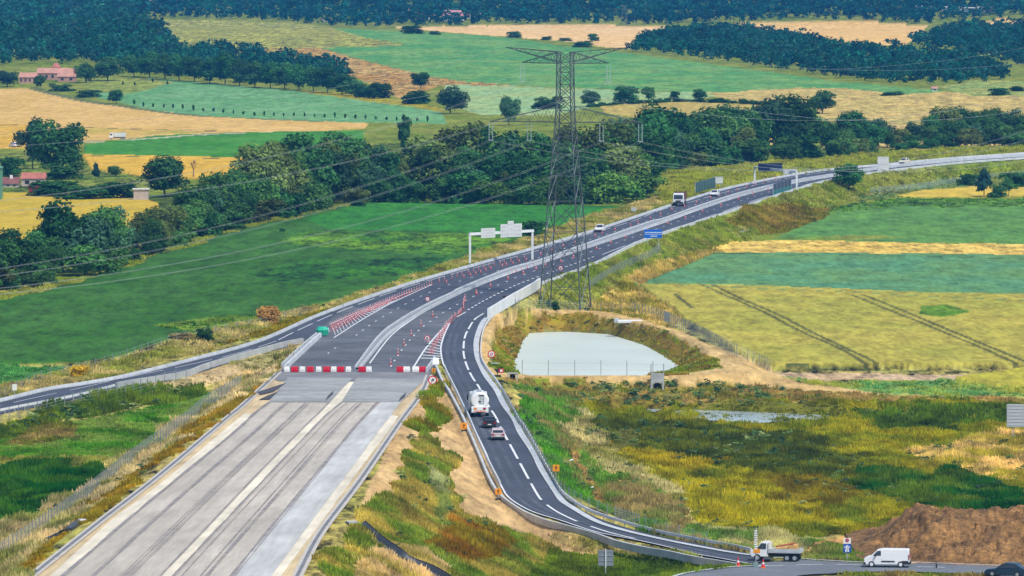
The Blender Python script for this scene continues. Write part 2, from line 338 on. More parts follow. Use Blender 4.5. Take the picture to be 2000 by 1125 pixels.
 ([(1150, 815), (1400, 835), (1560, 852), (1700, 900), (1640, 930), (1500, 930), (1330, 900), (1190, 862)], (72, 88, 42), (104, 112, 50), .5, .4, 0, 1.0, 1.4),
 ([(1300, 935), (1450, 950), (1600, 985), (1640, 1020), (1500, 1035), (1390, 1005)], (186, 170, 56), (156, 150, 58), .5, .3, 0, .8, 1.3),
 ([(1200, 868), (1330, 885), (1420, 905), (1360, 925), (1260, 900)], (178, 158, 44), (150, 140, 46), .5, .3, 0, .8, 1.3),
 ([(1480, 935), (1600, 928), (1720, 940), (1640, 990), (1520, 975)], (112, 100, 42), (140, 126, 46), .6, .4, 0, .9, 1.3),
 ([(1740, 885), (1900, 850), (W_, 828), (W_, 965), (1950, 940), (1850, 918)], (208, 178, 110), (168, 154, 70), .6, .3, 0, 1.0, 1.4),
 ([(1650, 935), (1750, 922), (1850, 919), (1950, 950), (2060, 990), (W_, 1000), (1900, 1004), (1780, 992), (1680, 957)], (40, 92, 50), (96, 118, 58), .6, .3, 0, 1.3, 2.0),
 ([(1360, 1015), (1450, 1030), (1560, 1050), (1620, 1050), (1600, 1080), (1470, 1075), (1340, 1050)], (182, 172, 112), (110, 140, 70), .6, .4, 0, 1.1, 1.6),
 ([(1590, 1060), (1690, 1035), (W_, 1000), (W_, 1130), (1860, 1105), (1600, 1098), (1560, 1092)], (196, 158, 102), (176, 136, 86), .5, .3, 0, 0, 0),
 ([(1500, 1092), (1560, 1085), (1620, 1060), (1680, 1068), (1700, 1100)], (170, 164, 92), (120, 140, 70), .6, .3, 0, .5, 1),
 ([(920, 820), (980, 960), (1060, 1025), (1160, 1058), (1300, 1085), (1480, 1106), (1350, 1125), (1290, 1200), (900, 1300), (560, 1300), (770, 842), (835, 738), (872, 738)], (218, 184, 134), (204, 170, 118), .5, .14, 0, 0, 0),
 ([(830, 742), (862, 745), (866, 800), (845, 850), (815, 845), (790, 838), (815, 790)], (118, 142, 58), (150, 134, 60), .5, .3, 0, .7, 1.2),
 ([(815, 850), (845, 862), (880, 890), (905, 960), (940, 1015), (990, 1045), (1060, 1068), (1100, 1075), (1000, 1130), (960, 1300), (630, 1300), (640, 1085), (690, 1037), (702, 1000), (750, 972), (788, 900)], (110, 132, 58), (168, 150, 76), .6, .4, 0, .9, 1.5),
 ([(840, 900), (880, 930), (900, 1000), (860, 1010), (840, 960)], (160, 160, 110), (130, 140, 76), .5, .3, 0, .9, 1.5),
 ([(900, 1000), (960, 1040), (1000, 1075), (900, 1100), (830, 1060)], (140, 124, 52), (160, 116, 56), .5, .3, 0, .7, 1.3),
 ([(700, 1095), (760, 1060), (830, 1085), (870, 1125), (850, 1220), (690, 1220)], (206, 178, 124), (176, 160, 86), .5, .3, 0, 1.0, 1.5),
 ([(1000, 1140), (1040, 1090), (1090, 1075), (1250, 1082), (1400, 1098), (1475, 1108), (1340, 1122), (1280, 1200), (980, 1250)], (92, 118, 42), (122, 138, 56), .5, .25, 0, .5, 1.3),
 ([(1060, 1050), (1120, 1040), (1260, 1066), (1380, 1092), (1300, 1090), (1150, 1072)], (150, 150, 76), (196, 172, 120), .6, .3, 0, .5, 1.2),
 ([(1290, 1200), (1480, 1150), (1690, 1117), (1860, 1119), (1960, 1124), (1960, 1300), (1290, 1300)], (160, 140, 84), (122, 140, 56), .6, .3, 0, .4, 1),
 ([(E, 930), (-80, 826), (80, 795), (230, 764), (360, 737), (500, 694), (590, 670), (575, 705), (520, 735), (480, 740), (400, 752), (330, 752), (220, 767), (100, 792), (E, 950)], (210, 186, 142), (150, 150, 98), .55, .25, 0, .3, .4),
 ([(E, 955), (0, 830), (100, 790), (220, 763), (330, 751), (405, 750), (385, 772), (300, 792), (150, 822), (40, 852), (E, 1000)], (72, 104, 40), (108, 126, 50), .5, .4, 0, 1.2, 1.6),
 ([(E, 1000), (0, 855), (60, 842), (230, 810), (330, 788), (410, 768), (350, 822), (240, 892), (100, 898), (E, 960)], (88, 142, 58), (136, 154, 78), .55, .25, 0, .35, 1),
 ([(0, 865), (60, 835), (140, 828), (150, 850), (60, 870)], (160, 140, 86), (110, 120, 60), .5, .3, 0, .5, 1),
 ([(E, 960), (0, 893), (100, 896), (220, 892), (190, 908), (E, 985)], (170, 164, 84), (150, 158, 80), .5, .2, 0, .5, 1),
 ([(E, 980), (-80, 908), (100, 902), (200, 906), (186, 940), (60, 1008), (-80, 1070), (E, 1300)], (34, 94, 28), (76, 122, 48), .55, .25, 0, .7, 1.3),
 ([(606, 664), (550, 718), (470, 793), (391, 845), (251, 961), (45, 1122), (-200, 1300), (E, 1300), (-80, 1070), (60, 1008), (186, 936), (240, 892), (350, 822), (430, 762), (520, 718), (570, 690)], (214, 190, 134), (150, 150, 84), .55, .3, 0, .8, 1.4),
 ([(560, 712), (470, 793), (391, 845), (251, 961), (45, 1122), (20, 1122), (235, 955), (372, 840), (450, 785), (520, 724), (545, 705)], (150, 132, 46), (176, 140, 58), .5, .3, 0, .5, 1.3),
 ([(1110, 795), (1160, 825), (1260, 925), (1350, 965), (1330, 990), (1230, 945), (1140, 872)], (196, 182, 124), (160, 156, 84), .5, .3, 0, .7, 1.2),
 ([(1085, 820), (1110, 850), (1150, 930), (1190, 985), (1160, 985), (1110, 900)], (192, 152, 100), (140, 140, 74), .6, .3, 0, .4, .7),
 ([(1350, 800), (1390, 786), (1480, 783), (1640, 792), (1660, 812), (1600, 826), (1470, 828), (1380, 820)], (110, 118, 60), (140, 140, 70), .5, .3, 0, .45, .55),
 ([(1180, 784), (1240, 774), (1310, 778), (1316, 796), (1260, 806), (1200, 804)], (140, 120, 72), (110, 110, 60), .5, .3, 0, .25, .2),
 ([(1195, 846), (1225, 836), (1252, 850), (1245, 876), (1205, 878)], (90, 100, 50), (110, 110, 60), .5, .3, 0, .3, .3),
]
n0 = GX.size
def alb(c, y):
    # albedo that the light and the air between turn into the colour seen in the photograph
    T = math.exp(-HAZE * y); A = [v * (1 - T) for v in AIR]
    return [min(.85, max(.006, (lin(v) - s) / (K * T))) for v, s in zip(c, A)]
C1 = np.zeros((n0, 3)); C2 = np.zeros((n0, 3)); AM = np.zeros(n0); GR = np.zeros(n0); CR = np.zeros(n0); TH = np.zeros(n0); TD = np.zeros(n0)
fx, fy = QX.ravel(), QY.ravel()
C1[:] = alb((112, 138, 84), 2500); C2[:] = alb((150, 160, 100), 2500); AM[:] = .5; GR[:] = .25
jn = np.clip(1500 / GY, .25, 1).ravel()
jx2 = ((fbm(GX / 6.0 + 11, GY / 26.0 + 3, 4) - .5) * 95).ravel() * jn; jy2 = ((fbm(GX / 6.0 + 71, GY / 26.0 + 43, 4) - .5) * 44).ravel() * jn
for P, c1, c2, am, gr, cr, th, td in ZN:
    kj = 0 if cr > 0 else (1 if td >= 1.2 else .35 if td > 0 else .12)
    fx = PXX.ravel() + jx2 * kj + (jx * .3).ravel() * jn; fy = PYY.ravel() + jy2 * kj + (jy * .3).ravel() * jn
    xs = [p[0] for p in P]; ys = [p[1] for p in P]
    idx = np.nonzero((fx > min(xs)) & (fx < max(xs)) & (fy > min(ys)) & (fy < max(ys)))[0]
    idx = idx[inside(P, fx[idx], fy[idx])]
    ym = float(GY.ravel()[idx].mean()) if len(idx) else 1500.0; C1[idx] = alb(c1, ym); C2[idx] = alb(c2, ym); AM[idx] = am; GR[idx] = gr * 1.9 if td < .3 else gr; CR[idx] = cr; TH[idx] = th; TD[idx] = td
pm = inside([p[:2] for p in POND_W], GX.ravel(), GY.ravel())
C1[pm] = S(150, 150, 100); C2[pm] = S(130, 140, 90); TD[pm] = 0; CR[pm] = 0
foot_mask = np.zeros(n0, bool)
for P, zf in FOOT: foot_mask |= inside(P, GX.ravel(), GY.ravel())
TD[foot_mask] = 0; CR[foot_mask] = 0
ucol = U
def ground_z(x, y):
    u = x / y; j = int(np.clip(np.searchsorted(ucol, u) - 1, 0, len(ucol) - 2)); i = int(np.clip(np.searchsorted(YR, y) - 1, 0, len(YR) - 2))
    a = (u - ucol[j]) / (ucol[j + 1] - ucol[j]); b = (y - YR[i]) / (YR[i + 1] - YR[i])
    a = min(1, max(0, a)); b = min(1, max(0, b))
    return float((GZ[i, j] * (1 - a) + GZ[i, j + 1] * a) * (1 - b) + (GZ[i + 1, j] * (1 - a) + GZ[i + 1, j + 1] * a) * b)
def gat(px, py):
    """ground point seen at a photo pixel"""
    dx, dy, dz = ray(px, py); u = dx / dy; j = int(np.clip(np.searchsorted(ucol, u) - 1, 0, len(ucol) - 2))
    a = (u - ucol[j]) / (ucol[j + 1] - ucol[j]); col = GZ[:, j] * (1 - a) + GZ[:, j + 1] * a
    s = HC + YR * dz / dy - col
    k = np.nonzero(s <= 0)[0]
    if len(k) == 0: y = YR[-1]
    elif k[0] == 0: y = YR[0]
    else:
        k = k[0]; t = s[k - 1] / (s[k - 1] - s[k]); y = YR[k - 1] + t * (YR[k] - YR[k - 1])
    return Vector((u * y, y, ground_z(u * y, y)))
def ppm(p): return F / (p.y * CP)          # photo pixels per metre at a point
def on(px, py, z=None):
    return gat(px, py) if z is None else at(px, py, z)

# wheel tracks and field seams: worn soil lines in the crops, and painted shade on the barley edge
def seam(pts, col, w, cr=None):
    p = np.array([q_[:2] for q_ in pts]); L = [gat(a, b) for a, b in p]
    P = np.array([[v.x, v.y] for v in L]); best = np.full(n0, 1e9)
    x, y = GX.ravel(), GY.ravel()
    m = np.nonzero((x > P[:, 0].min() - 9) & (x < P[:, 0].max() + 9) & (y > P[:, 1].min() - 60) & (y < P[:, 1].max() + 60))[0]
    d = np.full(len(m), 1e9)
    for a, b in zip(P[:-1], P[1:]):
        e = b - a; t = np.clip(((x[m] - a[0]) * e[0] + (y[m] - a[1]) * e[1]) / (e @ e), 0, 1)
        d = np.minimum(d, np.hypot(x[m] - a[0] - t * e[0], (y[m] - a[1] - t * e[1])))
    k = m[d < w]
    C1[k] = S(*col); C2[k] = S(*col)
    if cr is not None: CR[k] = cr
for tr in ([(1366, 562), (1440, 595), (1540, 645), (1640, 690), (1692, 722)], [(1388, 562), (1470, 602), (1570, 650), (1660, 694), (1716, 722)],
           [(1664, 585), (1720, 608), (1800, 640), (1900, 682), (1985, 720)], [(1686, 585), (1740, 606), (1820, 640), (1920, 682), (2010, 720)], [(1318, 582), (1352, 610)]):
    seam(tr, (104, 104, 50), .42)
GZ = GZ + CR.reshape(GX.shape)
for tr, cl, w_ in (([(1400, 495), (1600, 496), (1800, 501), (2050, 507)], (74, 100, 60), .9), ([(-40, 244), (30, 244), (70, 245)], (132, 116, 66), 1.6), ([(150, 249), (260, 252), (420, 256), (500, 257)], (132, 116, 66), 1.4),
                   ([(175, 304), (330, 307), (500, 311)], (74, 104, 60), 1.2), ([(140, 279), (250, 273), (340, 267), (430, 261), (520, 258)], (206, 196, 168), 2.2), ([(1500, 722), (1700, 723), (1980, 721)], (84, 96, 50), .7),  # last entry: shade on the barley's near side, painted as a dark line
                   ([(1240, 558), (1500, 564), (1800, 578), (2050, 588)], (120, 150, 90), .6), ([(1640, 405), (1760, 398), (2050, 397)], (70, 104, 58), 1.0), ([(1690, 401), (1800, 401), (2050, 405)], (80, 120, 66), .8), ([(60, 172), (130, 190), (260, 211), (400, 227), (640, 238)], (112, 124, 76), 2.2)):
    seam(tr, cl, w_)
nr, nc = GX.shape
vv = np.stack([GX.ravel(), GY.ravel(), GZ.ravel()], 1)
ii = np.arange(nr * nc).reshape(nr, nc)
fc = np.stack([ii[:-1, :-1], ii[:-1, 1:], ii[1:, 1:], ii[1:, :-1]], -1).reshape(-1, 4)
def np_mesh(name, v, f, mats, cols=None, mi=None, smooth=False):
    me = bpy.data.meshes.new(name); me.vertices.add(len(v)); me.vertices.foreach_set('co', np.asarray(v, np.float32).ravel())
    k = f.shape[1]; me.loops.add(f.size); me.loops.foreach_set('vertex_index', f.astype(np.int32).ravel())
    me.polygons.add(len(f)); me.polygons.foreach_set('loop_start', np.arange(0, f.size, k, dtype=np.int32))
    try: me.polygons.foreach_set('loop_total', np.full(len(f), k, np.int32))
    except Exception: pass
    for mm in mats: me.materials.append(mm)
    if mi is not None: me.polygons.foreach_set('material_index', mi.astype(np.int32))
    me.polygons.foreach_set('use_smooth', np.full(len(f), smooth))
    for nm, arr in (cols or {}).items():
        a = me.attributes.new(nm, 'FLOAT_COLOR', 'POINT')
        r = np.ones((len(v), 4), np.float32); r[:, :arr.shape[1]] = arr; a.data.foreach_set('color', r.ravel())
    me.update(calc_edges=True); me.validate()
    o = bpy.data.objects.new(name, me); COL.objects.link(o); return o
def ground_material():
    m = bpy.data.materials.new('ground_cover'); m.use_nodes = True; nt = m.node_tree; b = nt.nodes['Principled BSDF']
    N = nt.nodes.new; Lk = nt.links.new
    b.inputs['Roughness'].default_value = .9; b.inputs['Specular IOR Level'].default_value = .12
    a1 = N('ShaderNodeAttribute'); a1.attribute_name = 'Col'; a2 = N('ShaderNodeAttribute'); a2.attribute_name = 'Col2'; a3 = N('ShaderNodeAttribute'); a3.attribute_name = 'Par'
    sp = N('ShaderNodeSeparateColor'); Lk(a3.outputs['Color'], sp.inputs[0])
    tc = N('ShaderNodeTexCoord')
    def noise(sc, det, vec=(1, 1, 1)):
        mp = N('ShaderNodeMapping'); mp.inputs['Scale'].default_value = vec; Lk(tc.outputs['Object'], mp.inputs[0])
        n = N('ShaderNodeTexNoise'); n.inputs['Scale'].default_value = sc; n.inputs['Detail'].default_value = det; n.inputs['Roughness'].default_value = .65
        Lk(mp.outputs[0], n.inputs['Vector']); return n.outputs['Fac']
    def mr(x, lo, hi, o0, o1):
        k = N('ShaderNodeMapRange'); k.interpolation_type = 'SMOOTHSTEP'; Lk(x, k.inputs[0])
        for i, v in ((1, lo), (2, hi), (3, o0), (4, o1)): k.inputs[i].default_value = v
        return k.outputs[0]
    def math_(op, x, y):
        k = N('ShaderNodeMath'); k.operation = op
        for i, v in ((0, x), (1, y)):
            if isinstance(v, (int, float)): k.inputs[i].default_value = v
            else: Lk(v, k.inputs[i])
        return k.outputs[0]
    big = noise(.045, 5, (1, .35, 1)); fac = math_('MULTIPLY', mr(big, .38, .62, 0, 1), 1.0)
    fac = math_('MULTIPLY', fac, math_('MULTIPLY', sp.outputs[0], 1.6))
    mx = N('ShaderNodeMix'); mx.data_type = 'RGBA'; mx.clamp_factor = True
    Lk(fac, mx.inputs[0]); Lk(a1.outputs['Color'], mx.inputs[6]); Lk(a2.outputs['Color'], mx.inputs[7])
    g1 = mr(noise(.3, 4, (1, .22, 1)), .3, .7, -1, 1); g2 = mr(noise(1.1, 4, (1, .16, 1)), .3, .7, -1, 1)
    g = math_('ADD', math_('MULTIPLY', g1, 1.15), math_('MULTIPLY', g2, .9))
    gm = math_('ADD', 1.0, math_('MULTIPLY', g, sp.outputs[1]))
    sc = N('ShaderNodeVectorMath'); sc.operation = 'SCALE'; Lk(mx.outputs[2], sc.inputs[0]); Lk(gm, sc.inputs['Scale'])
    Lk(sc.outputs[0], b.inputs['Base Color'])
    return m
bare = np.clip((TD - .9) / .4, 0, 1) * .2  # darker soil under dense tufts, doubling as painted shade in the gaps
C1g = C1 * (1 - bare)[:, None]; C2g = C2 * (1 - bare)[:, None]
par = np.stack([AM, GR, np.zeros(n0)], 1)
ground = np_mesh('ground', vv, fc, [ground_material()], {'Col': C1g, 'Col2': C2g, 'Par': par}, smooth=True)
tag(ground, 'rolling farmland of wheat, green crops, dry verges and marsh', 'ground', kind='structure')

# ------------------------------------------------------------------ roads
_d = at(331, 1121, zbed) - at(690, 740, zbed); BEDH = math.atan2(-_d.x, _d.y)
M_ASPH = mat('asphalt', (.060, .070, .094), .75, [(.045, .22), (.35, .16), (3, .12)])
M_ASPH2 = mat('worn_asphalt', (.112, .120, .136), .8, [(.06, .28), (.25, .2), (.9, .18), (6, .12)])
M_PAINT = mat('road_paint', (.72, .74, .76), .55, [(1.5, .1)])
M_CONC = mat('concrete', (.40, .42, .42), .75, [(.25, .16), (.9, .1), (5, .08)])
M_CONC_W = mat('pale_concrete', (.50, .53, .55), .7, [(.25, .14), (.9, .1), (5, .06)])
M_SAND = mat('sand_base', S(226, 202, 156), .9, [(.08, .16), (.5, .18), (1.6, .12)], along=BEDH)
M_GRAV = mat('treated_gravel', S(206, 197, 183), .9, [(.05, .1), (.5, .11), (1.4, .1), (4, .06)], along=BEDH)
M_GRAV_W = mat('white_gravel', S(208, 209, 206), .9, [(.06, .12), (.4, .14), (1.5, .12)], along=BEDH)
M_MARK = mat('tyre_dirt', S(162, 156, 153), .9, [(.3, .25), (2, .2)])
M_WHITE = mat('white_paint', (.8, .81, .82), .35)
M_BLACK = mat('black_rubber', (.02, .02, .022), .7)
M_DARK = mat('dark_plastic', (.03, .032, .035), .5)
M_GLASS = mat('tinted_glass', (.03, .04, .05), .08, spec=.6)
M_STEEL = mat('galvanised_steel', (.42, .45, .47), .45, metal=.35, noise=[(2, .1)])
M_LSTEEL = mat('pale_steel', (.72, .75, .77), .4, noise=[(1, .08)])
M_RED = mat('red_plastic', (.55, .012, .03), .4)
M_REDW = mat('cone_red', (.58, .07, .07), .45)
M_PINK = mat('cone_band', (.82, .62, .62), .5)

def road(name, pairs, zf, material, dz, label, sub=5, mb=None):
    A, B = strip_world(pairs, zf, sub, dz); m = MB()
    n = len(A); C = []
    for a, b in zip(A, B): C += [a, a.lerp(b, .5), b]
    fs = []
    for i in range(n - 1):
        for k in (0, 1): fs.append((3 * i + k, 3 * i + k + 1, 3 * i + k + 4, 3 * i + k + 3))
    if mb is not None: mb.add(C, fs); return
    m.add(C, fs); o = m.build(name, material, smooth=True)
    return tag(o, label, 'road', kind='structure')
road('highway', HWY, zflat, M_ASPH, .0, 'dark asphalt dual carriageway curving away to the right', 7)
road('highway', HWY2, zflat, M_ASPH2, .02, 'paler dusty end of the asphalt dual carriageway', 7)
road('slip_road', SLIP, zslip, M_ASPH, -.03, 'narrow dark slip road leaving to the left')
road('highway', [((700, 590), (705, 618)), ((645, 609), (655, 650)), ((612, 624), (610, 668))], zflat, M_ASPH, -.06, 'dark asphalt where the slip road splits from the highway', 7)
road('ramp', RAMP, zramp, M_ASPH, .04, 'dark asphalt ramp bending down to the roundabout', 7)
road('roundabout_road', RND, lambda y: -3.0, mat('grey_asphalt', (.15, .165, .185), .8, [(.15, .15), (1.5, .12), (8, .08)]), .05, 'grey asphalt roundabout road at the bottom right')
road('roadbed', BED, zbed, M_SAND, .0, 'sandy base of the unfinished highway', 8)
LAN_L = [((562, 739), (690, 739)), ((545, 760), (668, 760)), ((525, 786), (645, 786)), ((496, 808), (622, 810)), ((456, 845), (588, 843)), ((326, 951), (508, 925)), ((251, 1013), (429, 1008)), ((125, 1122), (321, 1121)), ((-10, 1240), (225, 1225))]
LAN_R = [((697, 739), (832, 741)), ((683, 760), (808, 763)), ((667, 786), (783, 786)), ((638, 810), (765, 810)), ((605, 843), (735, 848)), ((504, 948), (688, 913)), ((428, 1028), (618, 1006)), ((341, 1121), (535, 1119)), ((250, 1225), (460, 1225))]
WH = [((745, 786), (783, 786)), ((715, 815), (765, 810)), ((685, 848), (735, 848)), ((620, 923), (688, 913)), ((537, 1023), (618, 1006)), ((450, 1125), (535, 1119)), ((370, 1225), (460, 1225))]
M_CREAM = mat('cream_sand', S(246, 236, 212), .9, [(.1, .12), (.5, .14), (1.6, .1)], along=BEDH)
def mix(p, q_, t): return (p[0] * (1 - t) + q_[0] * t, p[1] * (1 - t) + q_[1] * t)
CRL = [((478, 808), (496, 808)), ((432, 845), (456, 845)), ((312, 946), (326, 951)), ((218, 1016), (251, 1013)), ((98, 1124), (125, 1122)), ((-45, 1242), (-10, 1240))]
CRR = [((765, 810), (778, 813)), ((735, 848), (756, 846)), ((688, 913), (702, 918)), ((618, 1006), (634, 1012)), ((535, 1119), (552, 1121)), ((460, 1225), (480, 1226))]
CRC = [((687, 739), (699, 739))] + [(l[1], r[0]) for l, r in zip(LAN_L[1:], LAN_R[1:])]
for nm_, q_ in (('left', CRL), ('right', CRR), ('middle', CRC)): road('sand_strip', q_, zbed, M_CREAM, .025, 'cream sand strip along the %s of the unfinished highway' % nm_, 8)
road('gravel_lane', LAN_L, zbed, M_GRAV, .03, 'grey gravel left lane of the unfinished highway', 8)
road('gravel_lane', LAN_R, zbed, M_GRAV, .03, 'grey gravel right lane of the unfinished highway', 8)
road('gravel_strip', WH, zbed, M_GRAV_W, .06, 'pale bluish gravel strip on the unfinished highway', 8)
road('asphalt_slab', LAN_L[:3], zbed, mat('dusty_slab', S(172, 174, 172), .85, [(.1, .2), (.8, .15), (5, .1)]), .09, 'dusty asphalt slab at the end of the left lane', 8)
road('asphalt_slab', LAN_R[:3], zbed, MATS['dusty_slab'], .09, 'dusty asphalt slab at the end of the right lane', 8)
road('asphalt_slab', [((548, 726), (842, 727)), ((536, 739), (834, 741)), ((543, 745), (826, 747))], zbed, mat('slab_dark', S(142, 143, 146), .85, [(.2, .2), (2, .15)]), .05, 'dark asphalt edge beside the plastic barriers', 6)
# tyre streaks worn into the gravel: thin strips between lane edges
mk = MB()
def lane_line(pairs, f, w, wob=0, i0=2, mb=mk, dz=.075, seed=0):
    A, B = strip_world(pairs[i0:], zbed, 8, dz); rr = random.Random(seed); ph = rr.random() * 6
    pts = []
    for i, (a, b) in enumerate(zip(A, B)):
        pts.append(a.lerp(b, f + wob * math.sin(i * .12 + ph)))
    for i in range(len(pts) - 1):
        d = (pts[i + 1] - pts[i]).normalized(); s = Vector((d.y, -d.x, 0)) * w / 2 * (0.6 + .8 * abs(math.sin(i * .5 + ph)))
        s2 = s
        mb.quad(pts[i] - s, pts[i] + s, pts[i + 1] + s2, pts[i + 1] - s2)
for L, fs in ((LAN_L, ((.005, .35), (.03, .14), (.29, .10), (.315, .22), (.335, .12), (.60, .12), (.63, .2), (.665, .1), (.69, .12), (.98, .2))), (LAN_R, ((.01, .3), (.10, .12), (.28, .18), (.34, .26), (.37, .1), (.60, .34), (.63, .14)))):
    for k, (f, w) in enumerate(fs): lane_line(L, f, w * .8, .004, seed=k + len(L) * 3)
o = mk.build('tyre_tracks', M_MARK); tag(o, 'dark tyre streaks along the gravel lanes', 'tracks', kind='structure')
# broken ends of the slabs
mk = MB()
for pts in ([(500, 768), (540, 755), (560, 749), (535, 766), (510, 772)], [(505, 782), (530, 771), (545, 765), (527, 781)], [(640, 775), (652, 764), (650, 772), (636, 784)], [(782, 778), (794, 767), (790, 778), (778, 786)]):
    w = [at(a, b, zbed) + Vector((0, 0, .12)) for a, b in pts]; mk.add(w, [tuple(range(len(w)))])
o = mk.build('broken_asphalt', mat('broken', S(84, 84, 90), .9, [(1, .3)])); tag(o, 'broken dark asphalt edges', 'asphalt', kind='structure')

# polished wheel paths
mk = MB()
def wheel_path(prs, zf, f, w, dz, seed):
    A, B = strip_world(prs, zf, 6, dz); rr = random.Random(seed); ph = rr.random() * 6; pts = [p.lerp(q_, f + .006 * math.sin(i * .2 + ph)) for i, (p, q_) in enumerate(zip(A, B))]
    for i in range(len(pts) - 1):
        d = (pts[i + 1] - pts[i]).normalized(); s = Vector((d.y, -d.x, 0)).normalized() * w / 2; mk.quad(pts[i] - s, pts[i] + s, pts[i + 1] + s, pts[i + 1] - s)
for k, f_ in enumerate((.16, .36)): wheel_path(RAMP, zramp, f_, .55, .058, k)
for k, f_ in enumerate((.17, .25, .34, .40, .66, .72, .80)): wheel_path(HWY[8:], zflat, f_, .5, .03, 10 + k)
o = mk.build('wheel_paths', mat('asphalt_polished', (.078, .088, .112), .7, [(.08, .3), (.6, .2)])); tag(o, 'slightly paler wheel paths along the asphalt lanes', 'wheel paths', kind='structure')

# painted markings
paint = MB()
def pline(pts, zf, w=.2, dash=None, dz=.075, t0=0, mb=None, sub=10, endw=None):
    mb = paint if mb is None else mb
    L = wline(pts, zf, sub, dz); s = 0; on_, off = dash or (1e9, 0)
    acc = -t0
    for a, b in zip(L[:-1], L[1:]):
        d = (b - a); ln = d.length
        if ln < 1e-5: continue
        d /= ln; n = Vector((d.y, -d.x, 0)).normalized() * w / 2; p = 0
        while p < ln - 1e-6:
            ph = (acc + p) % (on_ + off) if dash else 0
            if ph < on_: st = min(ln - p, on_ - ph); mb.quad(a + d * p - n, a + d * p + n, a + d * (p + st) + n, a + d * (p + st) - n)
            else: st = min(ln - p, on_ + off - ph)
            p += max(st, 1e-3)
        acc += ln
AL = [(-90, 812), (0, 793), (71, 777), (156, 759), (240, 740), (370, 713), (470, 689), (540, 667), (568, 652.6), (601, 637), (638, 620), (687, 600), (760, 573), (826, 552), (911, 528), (1008, 501.6), (1047, 491), (1098, 473.5), (1230, 434), (1289, 411.5), (1360, 392), (1420, 375), (1540, 348), (1650, 332.5), (1800, 317.5), (2000, 302.5)]
pline(AL[:8], zslip, .16, (20, 6)); pline(AL[7:], zflat, .2, (20, 6), t0=3)
pline([(652, 660.5), (702.5, 628), (751, 600), (783, 584), (844, 556.5)], zflat, .24)
pline([(643, 634), (690, 614), (728, 600), (785, 577), (843, 556)], zflat, .2)
CLN = [(640, 692), (664, 674), (695, 656), (730, 630.5), (771, 606.5), (820, 580), (866, 561), (914, 545), (1000, 522), (1047, 506), (1100, 487), (1240, 440), (1330, 410), (1450, 369), (1560, 344), (1700, 327), (1850, 312.5), (2000, 303)]
pline(CLN[:2], zflat, .16, (3, 10), dz=.08); pline(CLN[2:], zflat, .2, (3, 10)); 
DLN = [(722, 710.5), (748, 675), (767.5, 653), (800, 628.5), (845, 600), (904, 571), (988, 538.5), (1053, 516.5), (1144, 486), (1235, 456), (1300, 434.5), (1381, 405), (1480, 374), (1560, 354), (1640, 339), (1740, 327), (1900, 312), (2000, 306.5)]
pline(DLN, zflat, .22)
ELN = [(763, 717), (788, 680), (819, 645), (840, 629), (863, 613), (890, 597), (918, 583), (951, 567), (982, 553.6), (1018, 539), (1052, 527), (1088, 514.5), (1170, 487), (1230, 466), (1282, 448), (1332, 430.5), (1390, 411), (1450, 391), (1507, 374), (1600, 351), (1720, 332), (1900, 314), (2000, 308)]
pline(ELN, zflat, .22, (3, 10))
FLN = [(914, 606), (949, 586), (1000, 561), (1043, 544), (1088, 528), (1122, 515.7), (1162, 501)]
pline(FLN, zflat, .34, (3, 3.5))
pline([(1176, 498), (1213, 483.5), (1250, 470), (1320, 446), (1400, 418), (1507, 381), (1616, 351), (1720, 334), (1880, 316.5), (2000, 308.8)], zflat, .22, (39, 13))
# gore on the right and ramp lines
pline([(806, 721), (831, 682), (858, 650), (876, 633), (892, 620)], zflat, .26, dz=.09)
pline([(910, 610), (884, 626), (874, 641), (866, 660), (861, 682), (865, 709), (874, 728), (891, 763), (910, 804), (920, 826), (948, 884), (958.5, 910), (980.6, 953), (991, 969.7), (1010.5, 985), (1043, 1001.5), (1095, 1017.5), (1165, 1040), (1230, 1053), (1295, 1067), (1360, 1083), (1405, 1091), (1468, 1103)], zramp, .22, dz=.09)
pline([(944.5, 613), (927, 625), (914.5, 644.5), (908, 659), (905.5, 677), (906, 695), (912.6, 717.7), (923, 738.5), (936, 758), (953, 792), (968, 815), (978, 836), (1004, 884), (1025, 923), (1048, 964.5), (1060, 980), (1082, 997), (1108, 1011), (1136, 1023), (1190, 1041), (1240, 1053)], zramp, .3, (20, 6), dz=.09)
pline([(1480, 1108), (1600, 1104), (1700, 1106), (1850, 1110)], lambda y: -3.0, .3, (3, 1.5), dz=.1)
def chevrons(left, right, n, zf, w):
    A, B = wline(left, zf, 8, .08), wline(right, zf, 8, .08); N = len(A) - 1
    for i in range(n):
        t = (i + .5) / n * N; k = min(int(t), N - 1); u = t - k
        a = A[k].lerp(A[k + 1], u); b = B[k].lerp(B[k + 1], u)
        d = (b - a); 
        if d.length < .5: continue
        e = Vector((0, w, 0)); paint.quad(a, b, b + e, a + e)
chevrons([(646, 640), (690, 615), (728, 601), (785, 578), (830, 561)], [(652, 658), (702, 627), (750, 600), (785, 583), (830, 562)], 34, zflat, 1.9)
chevrons([(820, 704), (834, 680), (850, 660), (862, 648), (874, 637)], [(862, 704), (860, 686), (864, 664), (869, 650), (876, 638)], 16, zflat, 1.6)
o = paint.build('road_markings', M_PAINT); tag(o, 'white painted lane lines, dashes and chevrons', 'markings', kind='structure')

